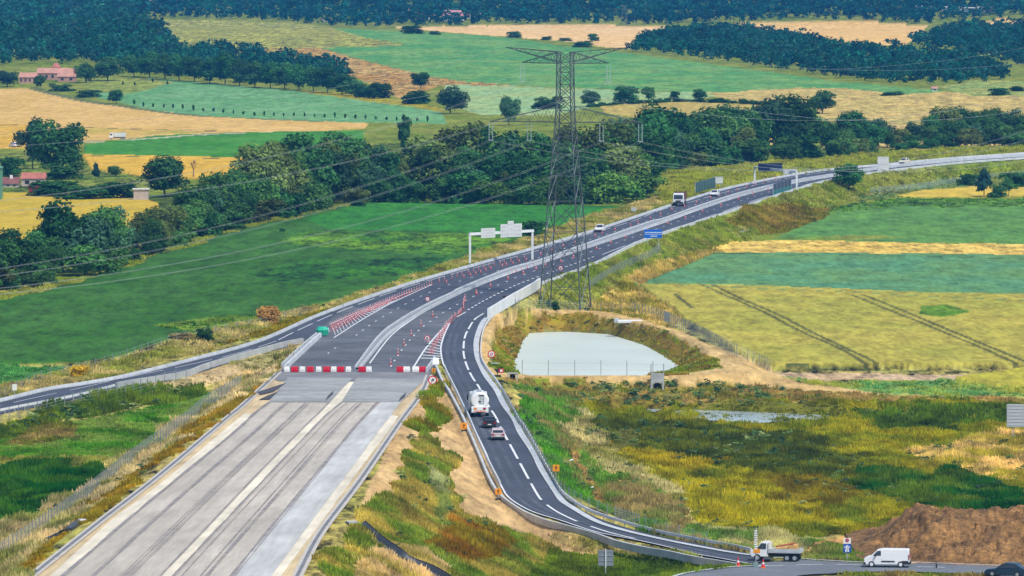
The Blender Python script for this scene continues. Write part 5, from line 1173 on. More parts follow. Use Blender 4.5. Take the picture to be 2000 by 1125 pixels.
# flatbed pickup
def pickup(loc, rz):
    root = empty('flatbed_truck', loc, rz, 'white crew truck with a grey flatbed stopped at the ramp mouth', 'truck'); wp = paintm('van_paint', (.80, .81, .83)); W = 1.95; m = MB()
    m.prism([(.75, .5), (2.55, .45), (2.7, .75), (2.62, 1.15), (2.05, 1.28), (1.5, 2.05), (.80, 2.1)], -W / 2, W / 2, 0, .12); m.build('cab', wp, root, bevel=.05)
    for s in (-1, 1):
        m = MB(); m.add([(s * (W / 2 - .02), 1.95, 1.34), (s * (W / 2 - .02), .95, 1.32), (s * (W / 2 - .085), .95, 1.92), (s * (W / 2 - .085), 1.48, 1.94)], [(0, 1, 2, 3)]); m.build('door_window', M_GLASS, root)
        m = MB(); m.box((s * (W / 2 + .12), 1.75, 1.4), (.2, .14, .24)); m.build('mirror', M_DARK, root)
        m = MB(); m.box((s * (W / 2 - .2), 2.66, .92), (.34, .12, .18)); m.build('headlight', M_FLIGHT, root)
    m = MB(); m.add([(-.82, 2.05, 1.34), (.82, 2.05, 1.34), (.76, 1.55, 1.98), (-.76, 1.55, 1.98)], [(0, 1, 2, 3)]); m.build('windscreen', M_GLASS, root)
    m = MB(); gs = mat('bed_grey', (.50, .54, .56), .5, [(1, .1)]); m.box((0, -1.05, .98), (2.1, 3.5, .12)); bd = m.build('flatbed', gs, root)
    for s in (-1, 1):
        m = MB(); m.box((s * 1.03, -1.05, 1.2), (.06, 3.5, .34)); m.build('side_board', gs, bd)
    m = MB(); m.box((0, -2.78, 1.2), (2.05, .06, .34)); m.build('tailgate', gs, bd)
    m = MB(); m.box((0, .66, 1.5), (2.0, .08, 1.0)); m.build('headboard', mat('pale_frame', (.7, .7, .66), .5), bd)
    m = MB(); m.box((0, -.6, .66), (.9, 4.2, .3)); m.build('chassis', M_DARK, root)
    wheel_set(root, W / 2 - .12, (-2.2, -1.35, 1.9), .38, .26); return root
pl = at(1516, 1096, -3) + Vector((0, 0, .06)); prz = math.pi / 2 - .22
pickup(pl, prz)
Rz = Matrix.Rotation(prz, 4, 'Z')
lo = empty('load_crate', pl + Rz @ Vector((0, -1.1, 1.04)), prz, 'orange equipment load lying on the grey flatbed', 'load'); m = MB()
m.box((.1, -.75, .38), (1.5, .9, .76), 0); m.build('crate', mat('load_orange', (.62, .36, .12), .6, [(1.5, .2)]), lo, bevel=.04)
m = MB(); m.box((0, .45, .22), (1.5, 1.4, .44)); m.build('box', MATS['load_orange'], lo, bevel=.05)
m = MB(); m.tube((-.6, -.9, .86), (-.5, 1.0, .55), .08, 6); m.tube((.5, -.9, .86), (.6, .9, .52), .08, 6); m.build('pole', mat('load_red', (.45, .1, .06), .6), lo)
# far flatbed truck with stakes
def stake_truck(loc, rz):
    root = empty('flatbed_truck', loc, rz, 'white cab truck with brown stakes coming along the highway', 'truck'); wp = paintm('van_paint', (.8, .81, .83)); m = MB()
    m.prism([(2.4, .6), (4.4, .6), (4.45, 1.5), (4.2, 2.9), (2.4, 3.0)], -1.24, 1.24, 0, .08); cb = m.build('cab', wp, root, bevel=.06)
    m = MB(); m.add([(-1.06, 4.46, 1.6), (1.06, 4.46, 1.6), (1.0, 4.27, 2.6), (-1.0, 4.27, 2.6)], [(0, 1, 2, 3)]); m.build('windscreen', M_GLASS, cb)
    m = MB(); m.box((0, 4.42, .78), (2.3, .14, .4)); m.build('bumper', M_DARK, cb)
    m = MB(); m.box((0, 4.47, 1.2), (1.2, .06, .35)); m.build('grille', M_DARK, cb)
    m = MB(); m.box((0, -1.2, 1.2), (2.5, 7.0, .2)); bd = m.build('flatbed', M_STEEL, root)
    wood_ = mat('rusty_stake', (.16, .08, .05), .8)
    for y in (-4.5, -2.5, -.5, 1.5):
        for s in (-1, 1):
            m = MB(); m.box((s * 1.15, y, 2.3), (.14, .14, 2.0)); m.build('stake', wood_, bd)
    m = MB(); m.box((0, 1.9, 2.3), (2.3, .1, 2.0)); m.build('headboard', wood_, bd)
    m = MB(); m.box((0, -1, .85), (1.0, 8.4, .3)); m.build('chassis', M_DARK, root)
    wheel_set(root, 1.05, (-3.6, -2.3, 3.3), .5, .36); return root
stake_truck(at(1328, 402, 0) + Vector((0, 1.5, .02)), pairh((1345, 400), (1300, 414), zflat) + .05)
def dump_truck(loc, rz):
    root = empty('dump_truck', loc, rz, 'white dump truck on the country road across the wheat', 'truck'); wp = paintm('van_paint', (.8, .81, .83)); m = MB()
    m.prism([(2.0, .7), (4.0, .7), (4.0, 1.8), (3.7, 3.0), (2.0, 3.1)], -1.25, 1.25, 0, .05); cb = m.build('cab', wp, root)
    for s in (-1, 1):
        m = MB(); m.box((s * 1.26, 3.1, 2.25), (.04, .9, .8)); m.build('door_window', M_GLASS, cb)
    m = MB(); m.add([(-1, 4.01, 1.9), (1, 4.01, 1.9), (1, 3.76, 2.8), (-1, 3.76, 2.8)], [(0, 1, 2, 3)]); m.build('windscreen', M_GLASS, cb)
    m = MB(); m.box((0, -1.4, 2.1), (2.5, 6.0, 1.8), 0, 0, 1, (1.0, 1.06)); m.build('tipper_body', paintm('tipper', (.66, .72, .74)), root)
    m = MB(); m.box((0, -.4, .9), (1.1, 8.0, .4)); m.build('chassis', M_DARK, root); wheel_set(root, 1.05, (-3.4, -2.1, 3.0), .52, .36); return root
dump_truck(gat(229, 272), math.pi / 2).scale = (.66, .60, .66)

# ------------------------------------------------------------------ plastic water barriers closing the carriageway
def jersey(px, red, label, w=1.05, by=727.5):
    p = at(px, by, zbed); root = empty('plastic_barrier', p + Vector((0, 0, .05)), random.uniform(-.12, .12), label, 'barrier', None); mm = M_RED if red else mat('barrier_white', (.76, .75, .72), .5)
    m = MB(); m.box((0, 0, .22), (w, .62, .40)); m.box((0, 0, .62), (w * .97, .5, .42), 0, 0, 1, (1, .55)); m.build('body', mm, root, bevel=.05)
    m = MB(); m.tube((0, -.33, .42), (0, -.20, .42), .14, 10); m.build('lock_hole', M_RED if red else M_WHITE, root)
    for s in (-1, 1):
        m = MB(); m.box((s * w * .32, 0, .03), (.22, .5, .08)); m.build('foot', M_DARK, root)
OR = ['leftmost', 'second', 'third', 'fourth', 'fifth']
for i, px in enumerate((575.5, 606, 638, 665.5)): jersey(px, True, '%s red plastic barrier in the left part of the row closing the carriageway' % OR[i])
for i, px in enumerate((560.5, 590.5, 622.5, 652, 680.5)): jersey(px, False, '%s white plastic barrier in the left part of the row closing the carriageway' % OR[i], .8)
jersey(707, True, 'red plastic barrier at the end of the white median rails'); jersey(720.5, False, 'white plastic barrier right of the red one at the median end', .8)
jersey(781.5, True, 'red plastic barrier alone left of the ramp gore'); jersey(794, False, 'white plastic barrier touching the lone red barrier')
jersey(812, False, 'cream plastic barrier left of the rightmost red barrier'); jersey(825, True, 'rightmost red plastic barrier beside the white gore rail')

# ------------------------------------------------------------------ cones and marker posts
def cone_mesh():
    m = MB(); m.box((0, 0, .03), (.42, .42, .06), 0); z = [.06, .30, .46, .56, .78]; r = [.16, .115, .085, .065, .03]; c = [0, 1, 0, 0]
    for i in range(4): m.tube((0, 0, z[i]), (0, 0, z[i + 1]), r[i], 8, c[i], r[i + 1])
    return m
def post_mesh():
    m = MB(); m.box((0, 0, .04), (.36, .36, .08), 0); z = [.08, .35, .55, .80, 1.0]; c = [0, 1, 0, 1]
    for i in range(4): m.tube((0, 0, z[i]), (0, 0, z[i + 1]), .075, 7, c[i])
    return m
c0 = cone_mesh().build('traffic_cone', [M_REDW, M_PINK]); p0 = post_mesh().build('marker_post', [M_REDW, M_PINK]); used = {}
def put(src, px, py, lab, group, sc=1.0, zf=zflat):
    o = src if src.name not in used else src.copy()
    if src.name in used: COL.objects.link(o)
    used[src.name] = 1
    o.location = at(px, py, zf) + Vector((0, 0, .06)); o.scale = (sc, sc, sc); o.rotation_euler = (0, 0, random.uniform(0, 6)); tag(o, lab, 'cone' if src is c0 else 'marker post', group)
rr = random.Random(9)
HL = [(644, 636), (690, 616), (728, 601), (785, 578.5), (843, 556.5)]; HR = [(653, 655), (702, 626), (750, 599), (784, 582), (844, 557)]
a_, b_ = spline(HL, 12), spline(HR, 12)
for i in range(0, len(a_)):
    t = i / (len(a_) - 1)
    for k in range(3 if t < .6 else 2 if t < .85 else 1):
        f = (k + .3 + .4 * rr.random()) / 3 * (.75 if t < .5 else .9)
        x = a_[i][0] * (1 - f) + b_[i][0] * f; y = a_[i][1] * (1 - f) + b_[i][1] * f
        put(p0, x, y, 'red and white marker post crowded on the white chevrons behind the green nose', 'marker posts on the left chevron island', .75)
for x, y in [(858, 551.5), (868, 549), (883, 544.5), (893, 541), (902, 538), (915, 535), (925, 532), (935, 529), (945, 525), (955, 522), (965, 519), (977, 517), (985, 514.5), (998, 512), (1010, 508), (1024, 505)]:
    put(p0, x, y, 'red and white marker post in the line running past the gantry on the left carriageway', 'marker posts past the gantry', .8)
    if rr.random() < .7: put(c0, x + 4, y + 4, 'red traffic cone in the double line of the left carriageway near the gantry', 'cones near the gantry', .85)
for x, y in [(1056, 498), (1078, 491), (1100, 482), (1123, 476), (1162, 462), (1176, 457), (1201, 450), (1231, 441), (1246, 435.5), (1270, 428), (1290, 420), (1312, 411), (1337, 404), (1360, 397), (1388, 388), (1405, 382), (1422, 377), (1440, 372), (1458, 366), (1474, 361), (1492, 356.5), (1515, 351)]:
    put(c0, x, y, 'red traffic cone along the lane divider of the left carriageway beyond the pylon', 'cones of the left carriageway', .95)
for x, y in [(763, 713), (777, 694), (789, 675), (803, 657), (822, 637), (845, 619.5)]: put(p0, x, y, 'red marker post on the dashed line of the closed right lane', 'marker posts on the closed right lane')
for x, y in [(931, 575.5), (930, 572), (958, 560), (992, 545.5), (1022, 535), (1047, 527), (1066, 520), (1095, 512), (1120, 503), (1165, 487), (1193, 475.5), (1222, 465), (1265, 451), (1304, 438), (1338, 426), (1372, 414), (1408, 402), (1442, 390), (1470, 381), (1500, 372), (1530, 364)]:
    put(c0, x, y, 'red traffic cone along the lane divider of the right carriageway', 'cones of the right carriageway', 1.0)
for x, y in [(905, 606), (904.5, 602), (905, 598), (905.5, 594), (907, 590), (908.5, 586)]: put(p0, x, y, 'red marker post in the short tight column at the head of the ramp', 'marker posts at the ramp head', 1.0)
for x, y in [(1000, 534), (1008, 531.5), (1018, 528), (1030, 524.5), (1042, 520.5), (1052, 517)]: put(p0, x, y, 'small red marker post on the edge line beside the median, under the gantry', 'marker posts on the median edge line', .8)
GL_ = spline([(840, 692), (852, 668), (864, 650), (876, 632), (892, 618), (902, 610)], 6)
for i, q_ in enumerate(GL_):
    for k in range(2 if i < 20 else 1): put(p0, q_[0] + (k * 7 - 2) * (1 - i / 34) + rr.uniform(-1.5, 1.5), q_[1] + rr.uniform(-1, 1), 'red marker post crowded on the striped gore between ramp and carriageway', 'marker posts on the right gore', .72)
def big_cone(px, py, label):
    root = empty('traffic_cone', at(px, py, -3) + Vector((0, 0, .06)), 0, label, 'cone'); m = MB(); m.box((0, 0, .04), (.5, .5, .08)); m.build('base', M_ORANGE, root)
    m = MB(); m.tube((0, 0, .08), (0, 0, .42), .21, 12, r2=.14); m.tube((0, 0, .62), (0, 0, .98), .095, 12, r2=.03); m.build('cone_body', mat('cone_red_near', (.7, .03, .03), .4), root)
    m = MB(); m.tube((0, 0, .42), (0, 0, .62), .142, 12, r2=.097); m.build('reflective_band', mat('band_white', (.75, .72, .72), .4), root)
big_cone(1441.5, 1107, 'red and white traffic cone on the verge left of the work-site signpost'); big_cone(1490.5, 1110.5, 'red and white traffic cone on the road right of the work-site signpost')

# ------------------------------------------------------------------ gantries and signs
def Y0(p): return Vector((p.x, p.y, p.z))
def gantry():
    a = at(918, 514, 0); b = at(1040, 507, 0); s = ppm(a); root = empty('sign_gantry', a, 0, 'white portal gantry with pale sign backs over the left carriageway', 'gantry'); B = b - a; h = (514 - 457) / s
    for nm, p in (('post', Vector()), ('post', B)):
        m = MB(); m.box((p.x, p.y, h / 2), (.42, .42, h)); m.build(nm, M_LSTEEL, root)
    m = MB(); d = B.normalized(); L = B.length; m.box((B.x / 2, B.y / 2, h + .0), (L + .42, .45, .5), 0, math.atan2(B.y, B.x)); m.build('beam', M_LSTEEL, root)
    pn = mat('sign_back', (.60, .62, .62), .5, [(.8, .06)])
    for x0, x1, y0, y1 in ((939, 967, 447, 466), (977, 991, 441, 467), (991, 1003, 435, 467), (1003, 1019, 441, 467)):
        u0, u1 = (x0 - 918) / 122, (x1 - 918) / 122; c = B * ((u0 + u1) / 2); z = h + (457 - (y0 + y1) / 2) / s; m = MB(); ang = math.atan2(B.y, B.x)
        m.box((c.x - .0, c.y - .36, z), ((x1 - x0) / s * (L / abs(B.x)) * .98, .08, (y1 - y0) / s), 0, ang); f = m.build('sign_panel', pn, root)
        for k in range(3): m = MB(); m.box((c.x, c.y - .43, z + (k - 1) * (y1 - y0) / s * .3), ((x1 - x0) / s, .05, .07), 0, ang); m.build('rib', M_STEEL, f)
gantry()
def gantry2():
    a = at(1474, 359, 0); b = at(1556, 369, 0); s = ppm(a); root = empty('sign_gantry', a, 0, 'far gantry carrying a big dark panel and a pale sign back over the highway', 'gantry'); B = b - a; h = (359 - 331) / s
    for p in (Vector(), B):
        m = MB(); m.box((p.x, p.y, h / 2 + .4), (.45, .45, h + .8)); m.build('post', M_LSTEEL, root)
    m = MB(); m.box((B.x / 2, B.y / 2, h + .6), (B.length, .5, .5), 0, math.atan2(B.y, B.x)); m.build('beam', M_LSTEEL, root); ang = 0
    for x0, x1, y0, y1, nm, mm in ((1481, 1528, 315, 331, 'dark_panel', mat('panel_dark', (.012, .02, .07), .4)), (1530, 1557, 322, 332, 'sign_panel', MATS['sign_back'])):
        c = B * (((x0 + x1) / 2 - 1474) / 82); m = MB(); z = h + (331 - (y0 + y1) / 2) / s; m.box((c.x, c.y - .5, z), ((x1 - x0) / s, .15, (y1 - y0) / s)); pn = m.build(nm, mm, root)
        if nm == 'sign_panel':
            for k in range(4): m = MB(); m.box((c.x + (k - 1.5) * 1.0, c.y - .6, z), (.1, .06, 1.2)); m.build('rib', M_STEEL, pn)
gantry2()
def panel_sign(px, py, x0, x1, y0, y1, label, mm, name='road_sign', posts=2, rz=0, ribs=0, p=None, post_m=None, th=.08):
    p = p or gat(px, py); s = ppm(p); root = empty(name, p, rz, label, 'road sign'); w = (x1 - x0) / s; h = (y1 - y0) / s; zc = (py - (y0 + y1) / 2) / s; xc = ((x0 + x1) / 2 - px) / s
    for k in range(posts):
        x = xc + (0 if posts == 1 else (k / (posts - 1) - .5) * w * .6); m = MB(); m.box((x, .1, zc / 2 + h * .2 - .2), (.12, .1, zc + h * .4 + .2)); m.build('post', post_m or M_STEEL, root)
    m = MB(); m.box((xc, 0, zc), (w, th, h)); pn = m.build('panel', mm, root, bevel=.015)
    if ribs:
        for k in range(ribs): m = MB(); m.box((xc, -th / 2 - .02, zc + (k / max(1, ribs - 1) - .5) * h * .86), (w * .97, .04, .05)); m.build('rib', M_STEEL, pn)
    return root, w, h, xc, zc, pn
# blue roadside board with two illegible lines
r_, w, h, xc, zc, pn = panel_sign(1271, 498, 1253, 1288, 456, 473, 'wide blue direction board beside the right edge of the highway', mat('sign_blue', (.01, .14, .62), .35), p=at(1276, 490, -1.5))
m = MB(); rr = random.Random(3)
for zz, x0, x1, hh in ((zc + h * .14, -.44, .44, .28), (zc - h * .27, -.14, .2, .22)):
    x = x0 * w
    while x < x1 * w:
        lw_ = rr.uniform(.10, .24); m.box((xc + x + lw_ / 2, -.05, zz), (lw_, .02, hh * rr.uniform(.6, 1.0))); x += lw_ + .09
m.build('lettering', M_WHITE, pn)
m = MB(); m.box((xc, -.05, zc - h * .06), (w * .94, .02, .06)); m.build('divider', M_WHITE, pn)
panel_sign(1725, 340, 1714, 1736, 306, 336, 'tall white sign back standing at the far right of the highway', mat('sign_white_back', (.66, .68, .70), .5, [(.5, .06)]), ribs=3, p=at(1725, 340, -.6))
panel_sign(1994, 858, 1966, 2030, 789, 834, 'big grey ribbed sign back cut by the right edge', mat('sign_grey_back', (.46, .50, .54), .5), ribs=7)
r_, w, h, xc, zc, pn = panel_sign(1183, 1122, 1168, 1198, 1074, 1106, 'grey back of a small ribbed sign on one post in the grass by the ramp', mat('sign_dark_back', (.22, .25, .28), .5), posts=1, ribs=4)
m = MB(); m.box((xc, -.12, zc), (.12, .06, h * 1.15)); m.build('mast', M_LSTEEL, r_)
# motorway symbol sign
p = gat(1654, 1096); s = ppm(p); r_, w, h, xc, zc, pn = panel_sign(1654, 1096, 1647, 1662, 1062, 1079, 'blue motorway symbol sign with a white plate above, beside the roundabout road', mat('sign_blue2', (.01, .10, .50), .35), posts=1, p=p)
m = MB(); m.add([(xc - .22, -.055, zc - h * .42), (xc - .04, -.055, zc - h * .42), (xc - .03, -.055, zc + h * .36), (xc - .10, -.055, zc + h * .36)], [(0, 1, 2, 3)]); m.add([(xc + .04, -.055, zc - h * .42), (xc + .22, -.055, zc - h * .42), (xc + .10, -.055, zc + h * .36), (xc + .03, -.055, zc + h * .36)], [(0, 1, 2, 3)])
m.box((xc, -.056, zc + h * .16), (w * .8, .012, .08)); m.box((xc - w * .3, -.056, zc + h * .06), (.05, .012, .16)); m.box((xc + w * .3, -.056, zc + h * .06), (.05, .012, .16)); m.build('symbol', M_WHITE, pn)
m = MB(); m.box((xc, 0, zc + h * .5 + .34), (w * .98, .06, .62)); up = m.build('upper_plate', M_WHITE, r_)
m = MB(); m.tube((xc, -.05, zc + h * .5 + .40), (xc, -.035, zc + h * .5 + .40), .22, 16); up2 = m.build('red_ring', mat('ring_red', (.5, .03, .08), .4), up)
m = MB(); m.box((xc, -.06, zc + h * .5 + .40), (.22, .02, .14)); m.build('inner_symbol', mat('symbol_grey', (.3, .2, .3), .5), up)
# small white bollard sign on the left slip road
panel_sign(29, 772, 24, 33, 755, 767, 'small white plate on a short post above the left slip road', M_WHITE, posts=1, p=at(29, 767.5, -.3))
# round red ringed signs
def round_sign(px, py, cy, dpx, label, bars, p=None, base=True):
    p = p or gat(px, py); s = ppm(p); root = empty('road_sign', p, 0, label, 'road sign'); z = (py - cy) / s; r = dpx / 2 / s
    m = MB(); m.tube((0, .04, -.1), (0, .04, z), .04, 6); m.build('post', M_STEEL, root)
    m = MB(); m.tube((0, -.02, z), (0, .03, z), r, 20); d = m.build('disc', M_RED if False else mat('ring_red2', (.62, .02, .03), .4), root)
    m = MB(); m.tube((0, -.035, z), (0, -.022, z), r * .74, 20); m.build('face', M_WHITE, d)
    m = MB()
    for x0, z0, x1, z1, w in bars: m.tube((x0 * r, -.045, z + z0 * r), (x1 * r, -.045, z + z1 * r), w * r, 6)
    m.build('symbol', mat('symbol_dark', (.06, .05, .06), .5) if not base else mat('symbol_red', (.45, .05, .06), .5), d)
    m = MB(); m.box((0, .1, .1), (.5, .5, .22)); m.build('foot', M_DARK, root)
round_sign(960, 712, 691.5, 15, 'round red-ringed sign with two slanting bars, on the sand beside the pond', ((-.35, -.3, .0, .45, .13), (.05, -.45, .4, .3, .13)))
round_sign(845, 768, 742.5, 18, 'large round red-ringed sign with a dark arrow, below the gore of the ramp', ((-.3, -.4, .3, .25, .09), (.3, .25, -.1, .35, .09), (-.35, .1, .35, -.05, .07)), base=False, p=at(845, 768, -1.2))
round_sign(834.5, 675, 660.5, 11, 'round red-ringed sign standing at the tip of the striped gore', ((-.3, .3, .3, .3, .1), (-.3, .3, -.3, 0, .1), (-.3, 0, .3, 0, .1), (.3, 0, .3, -.35, .1), (.3, -.35, -.3, -.35, .1)), base=False, p=at(834.5, 675, 0))
m = MB(); p = at(834, 674, 0); o = empty('sign_plate', p + Vector((0, -1, 0)), 0, 'white plate leaning at the foot of the gore sign', 'sign plate'); m.box((0, 0, .75), (.8, .06, .35)); m.build('plate', M_WHITE, o); m = MB(); m.tube((0, .05, 0), (0, .05, .6), .04, 5); m.build('leg', M_STEEL, o)
round_sign(835, 602, 584, 9, 'small round red-ringed sign on the median rail', ((-.3, 0, .3, 0, .15),), base=False, p=at(835, 602, 0))
round_sign(1095, 536, 527, 10, 'round red-ringed sign at the right edge of the carriageway, under the pylon', ((-.3, 0, .3, 0, .15),), base=False, p=at(1095, 533, 0))
# warning triangles seen from behind, with red and white faces
def tri_sign(px, py, cy, label, p=None, tilt=.5):
    p = p or gat(px, py); s = ppm(p); root = empty('warning_sign', p, tilt, label, 'road sign'); z = (py - cy) / s
    m = MB(); r = .62; m.add([(-r, 0, z + r * .5), (r, 0, z + r * .5), (0, 0, z - r * .7), (-r, .05, z + r * .5), (r, .05, z + r * .5), (0, .05, z - r * .7)], [(0, 1, 2), (5, 4, 3), (0, 3, 4, 1), (1, 4, 5, 2), (2, 5, 3, 0)]); m.build('dark_back', M_DARK, root)
    m = MB(); m.box((.55, .02, z - .02), (.75, .05, .62)); rp = m.build('red_plate', mat('plate_red', (.5, .03, .05), .4), root); m = MB(); m.box((.55, -.03, z + .0), (.35, .03, .3)); m.build('white_patch', M_WHITE, rp)
    m = MB(); m.tube((0, .1, 0), (0, .1, z), .05, 6); m.build('post', M_DARK, root); m = MB(); m.box((0, .1, .12), (.9, .7, .26)); m.build('ballast', M_BLACK, root)
tri_sign(987, 592, 581.5, 'dark temporary warning sign with a red plate against the tall white parapet', at(987, 591.5, 0))
tri_sign(972, 736, 724, 'dark temporary warning sign with a red plate on the path corner by the pond', None, .3)
p = gat(967, 716); o = empty('sign_plate', p, .2, 'flat grey plate lying on sand behind the dark warning sign', 'sign plate'); m = MB(); m.box((0, 0, .5), (1.3, .4, .12)); m.build('plate', mat('plate_teal', (.38, .46, .46), .5), o); m = MB(); m.box((0, 0, .2), (.12, .12, .5)); m.build('leg', M_STEEL, o)
# orange diversion signs
def orange_sign(px, py, cy, label, sz=1.0, p=None):
    p = p or gat(px, py); s = ppm(p); root = empty('diversion_sign', p, .15, label, 'road sign'); z = max(.55, (py - cy) / s); m = MB(); m.tube((0, .04, -.1), (0, .04, z), .045, 6); m.build('post', M_STEEL, root)
    m = MB(); m.box((0, 0, z), (.85 * sz, .05, .85 * sz)); pn = m.build('panel', mat('diversion_orange', (.80, .30, .01), .4), root, bevel=.02); m = MB(); m.box((.0, -.035, z - .1 * sz), (.11 * sz, .02, .36 * sz)); m.add([(-.2 * sz, -.046, z + .04 * sz), (.2 * sz, -.046, z + .04 * sz), (0, -.046, z + .32 * sz)], [(0, 1, 2)]); m.build('arrow', mat('arrow_brown', (.12, .05, .01), .5), pn)
    m = MB(); m.box((0, .1, .05), (.6, .5, .2)); m.build('foot', M_DARK, root)
orange_sign(906, 842, 832, 'orange diversion sign on the sand left of the queueing cars', 1, gat(906, 842)); orange_sign(973, 976, 960, 'orange diversion sign at the bend of the white ramp rail', .85)
orange_sign(1086, 948, 914, 'orange diversion sign on a post right of the ramp above the green slope', .95); orange_sign(847, 735, 723, 'small orange sign at the point between gore rail and ramp', .7, at(847, 735, -.6))
# green nose of the exit
p = at(629, 657, 0); s = ppm(p); root = empty('exit_nose', p, .25, 'green rounded crash nose where the slip road splits off', 'crash cushion'); gm = mat('nose_green', (.015, .27, .17), .4); m = MB()
ring = [(-1.0, -.3), (-.8, -.75), (0, -1.0), (.75, -.8), (1.0, -.2), (.85, .6), (-.85, .6)]
m.add([(x, y, .25) for x, y in ring] + [(x, y, 1.0) for x, y in ring], [tuple(range(7)), tuple(range(13, 6, -1))] + [(i, (i + 1) % 7, (i + 1) % 7 + 7, i + 7) for i in range(7)]); m.build('body', gm, root, bevel=.05)
m = MB(); m.add([(x * 1.06, y * 1.06, 1.01) for x, y in ring] + [(x * .75, y * .75 + .1, 1.55) for x, y in ring], [tuple(range(6, -1, -1)), tuple(range(7, 14))] + [(i, (i + 1) % 7, (i + 1) % 7 + 7, i + 7) for i in range(7)]); m.build('cap', mat('nose_green2', (.02, .42, .27), .35), root)
m = MB(); m.box((0, 0, .12), (1.5, 1.2, .28)); m.build('base', M_CONC, root)
p = at(851, 712, zramp); root = empty('crash_cushion', p, 0, 'white crash cushion at the tip of the grass between gore and ramp', 'crash cushion'); m = MB(); m.box((0, 0, .5), (1.1, 2.4, 1.0), 0, 0, .8); m.build('body', M_WHITE, root, bevel=.12); m = MB(); m.box((0, 2.0, .35), (.9, 1.6, .7), 0, 0, .7); m.build('nose', M_CONC_W, root, bevel=.1)
# panel wall and green noise screen
def screen(x0, y0, x1, y1, h0, label, mats, name, n, z=-.3):
    a, b = at(x0, y0, z), at(x1, y1, z); root = empty(name, a, 0, label, 'screen'); d = b - a
    for i in range(n):
        p0_, p1_ = d * (i / n), d * ((i + .96) / n); c = (p0_ + p1_) / 2; ang = math.atan2(d.y, d.x); L = (p1_ - p0_).length; h = h0
        if len(mats) == 1: m = MB(); m.box((c.x, c.y, h / 2), (L, .12, h), 0, ang); m.build('panel', mats[0], root)
        else:
            m = MB(); m.box((c.x, c.y, h * .25), (L, .12, h * .5), 0, ang); q = m.build('panel', mats[0], root); m = MB(); m.box((c.x, c.y, h * .75), (L, .10, h * .5), 0, ang); m.build('upper_mesh', mats[1], q)
    for i in range(n + 1):
        p_ = d * (i / n); m = MB(); m.box((p_.x, p_.y, h0 / 2 + .05), (.14, .22, h0 + .1)); m.build('post', M_STEEL, root)
screen(1358, 377, 1397, 366, 2.5, 'dark blue-green panel screen along the far left edge of the highway', [mat('screen_teal', (.03, .10, .12), .4, [(.4, .2)])], 'noise_screen', 8)
screen(1510, 384, 1545, 374, 3.0, 'green and dark screen on the right shoulder below the far gantry', [mat('screen_green', (.015, .17, .17), .5), mat('screen_dark', (.05, .06, .12), .6)], 'noise_screen', 5)
panel_sign(1403, 366, 1394, 1412, 346, 360, 'white sign back at the far end of the dark panel screen', MATS['sign_white_back'], ribs=2, p=at(1403, 365, -.4))
panel_sign(1238, 412, 1233, 1243, 404, 411, 'small grey sign back on the far verge left of the truck', MATS['sign_grey_back'], posts=1, p=at(1238, 413, -.6))
# signal mast behind the flatbed truck
p = at(1476, 1108, -3); root = empty('signal_mast', p, 0, 'grey work-site signpost with an orange plate beside the flatbed truck', 'signpost'); s = ppm(p); m = MB(); m.box((0, 0, .25), (.5, .5, .5)); m.build('base', mat('teal_base', (.2, .3, .3), .6), root); m = MB(); m.tube((0, 0, .3), (0, 0, 4.2), .06, 6); m.build('pole', M_STEEL, root)
m = MB()
for k in range(9): m.box((0, -.05, 2.0 + k * .24), (.34, .05, .12), 0, .2)
m.build('striped_board', M_LSTEEL, root); m = MB(); m.box((.1, -.1, 1.75), (.75, .06, .42)); m.build('orange_plate', MATS['diversion_orange'], root, bevel=.02)
p = at(1829, 1110, -3); root = empty('bollard', p, 0, 'short dark bollard on the roundabout edge right of the van', 'bollard'); m = MB(); m.tube((0, 0, 0), (0, 0, .72), .09, 8); m.build('post', M_DARK, root); m = MB(); m.tube((0, 0, .5), (0, 0, .6), .095, 8); m.build('band', M_STEEL, root)

# ------------------------------------------------------------------ fences
def fence(name, pts, label, h=1.8, step=3.0, mesh=True, zf=None, wires=7, th=.018, maxp=90, col=None):
    P = [gat(*q_) if zf is None else at(*q_, zf) for q_ in spline(pts, 4)]; root = empty(name, P[0], 0, label, 'fence'); L = [p - P[0] for p in P]; fm = col or mat('fence_wire', (.30, .37, .38), .6)
    w = MB()
    for a, b in zip(L[:-1], L[1:]):
        for k in range(wires): z = h * (k + .6) / wires; w.quad(a + Vector((0, 0, z - th)), b + Vector((0, 0, z - th)), b + Vector((0, 0, z + th)), a + Vector((0, 0, z + th)))
        if mesh:
            n = max(1, int((b - a).length / .55))
            for i in range(n):
                c = a.lerp(b, i / n); d = (b - a).normalized() * th; w.quad(c - d, c + d, c + d + Vector((0, 0, h)), c - d + Vector((0, 0, h)))
    w.build('wire_mesh', fm, root); tot = sum((b - a).length for a, b in zip(L[:-1], L[1:])); st = max(step, tot / maxp); acc = 0; nxt = 0; pr = None
    for a, b in zip(L[:-1], L[1:]):
        ln = (b - a).length
        while nxt <= acc + ln:
            p = a.lerp(b, (nxt - acc) / max(ln, 1e-6))
            if pr is None: m = MB(); m.tube((0, 0, -.2), (0, 0, h + .12), .05, 5); pr = m.build('post', mat('fence_post', (.22, .26, .27), .6), root); pr.location = p
            else: c = pr.copy(); COL.objects.link(c); c.parent = root; c.location = p
            nxt += st
        acc += ln
fence('wire_fence', [(1235, 612), (1275, 622), (1320, 640), (1370, 662), (1420, 688), (1460, 706), (1505, 726)], 'grey mesh fence along the sand path beside the barley', 2.0, 2.6, wires=9)
fence('wire_fence', [(1000, 603), (1060, 604), (1120, 606), (1180, 608), (1235, 613)], 'low thin fence under the pylon at the top of the pond', 1.6, 4, wires=5, mesh=False)
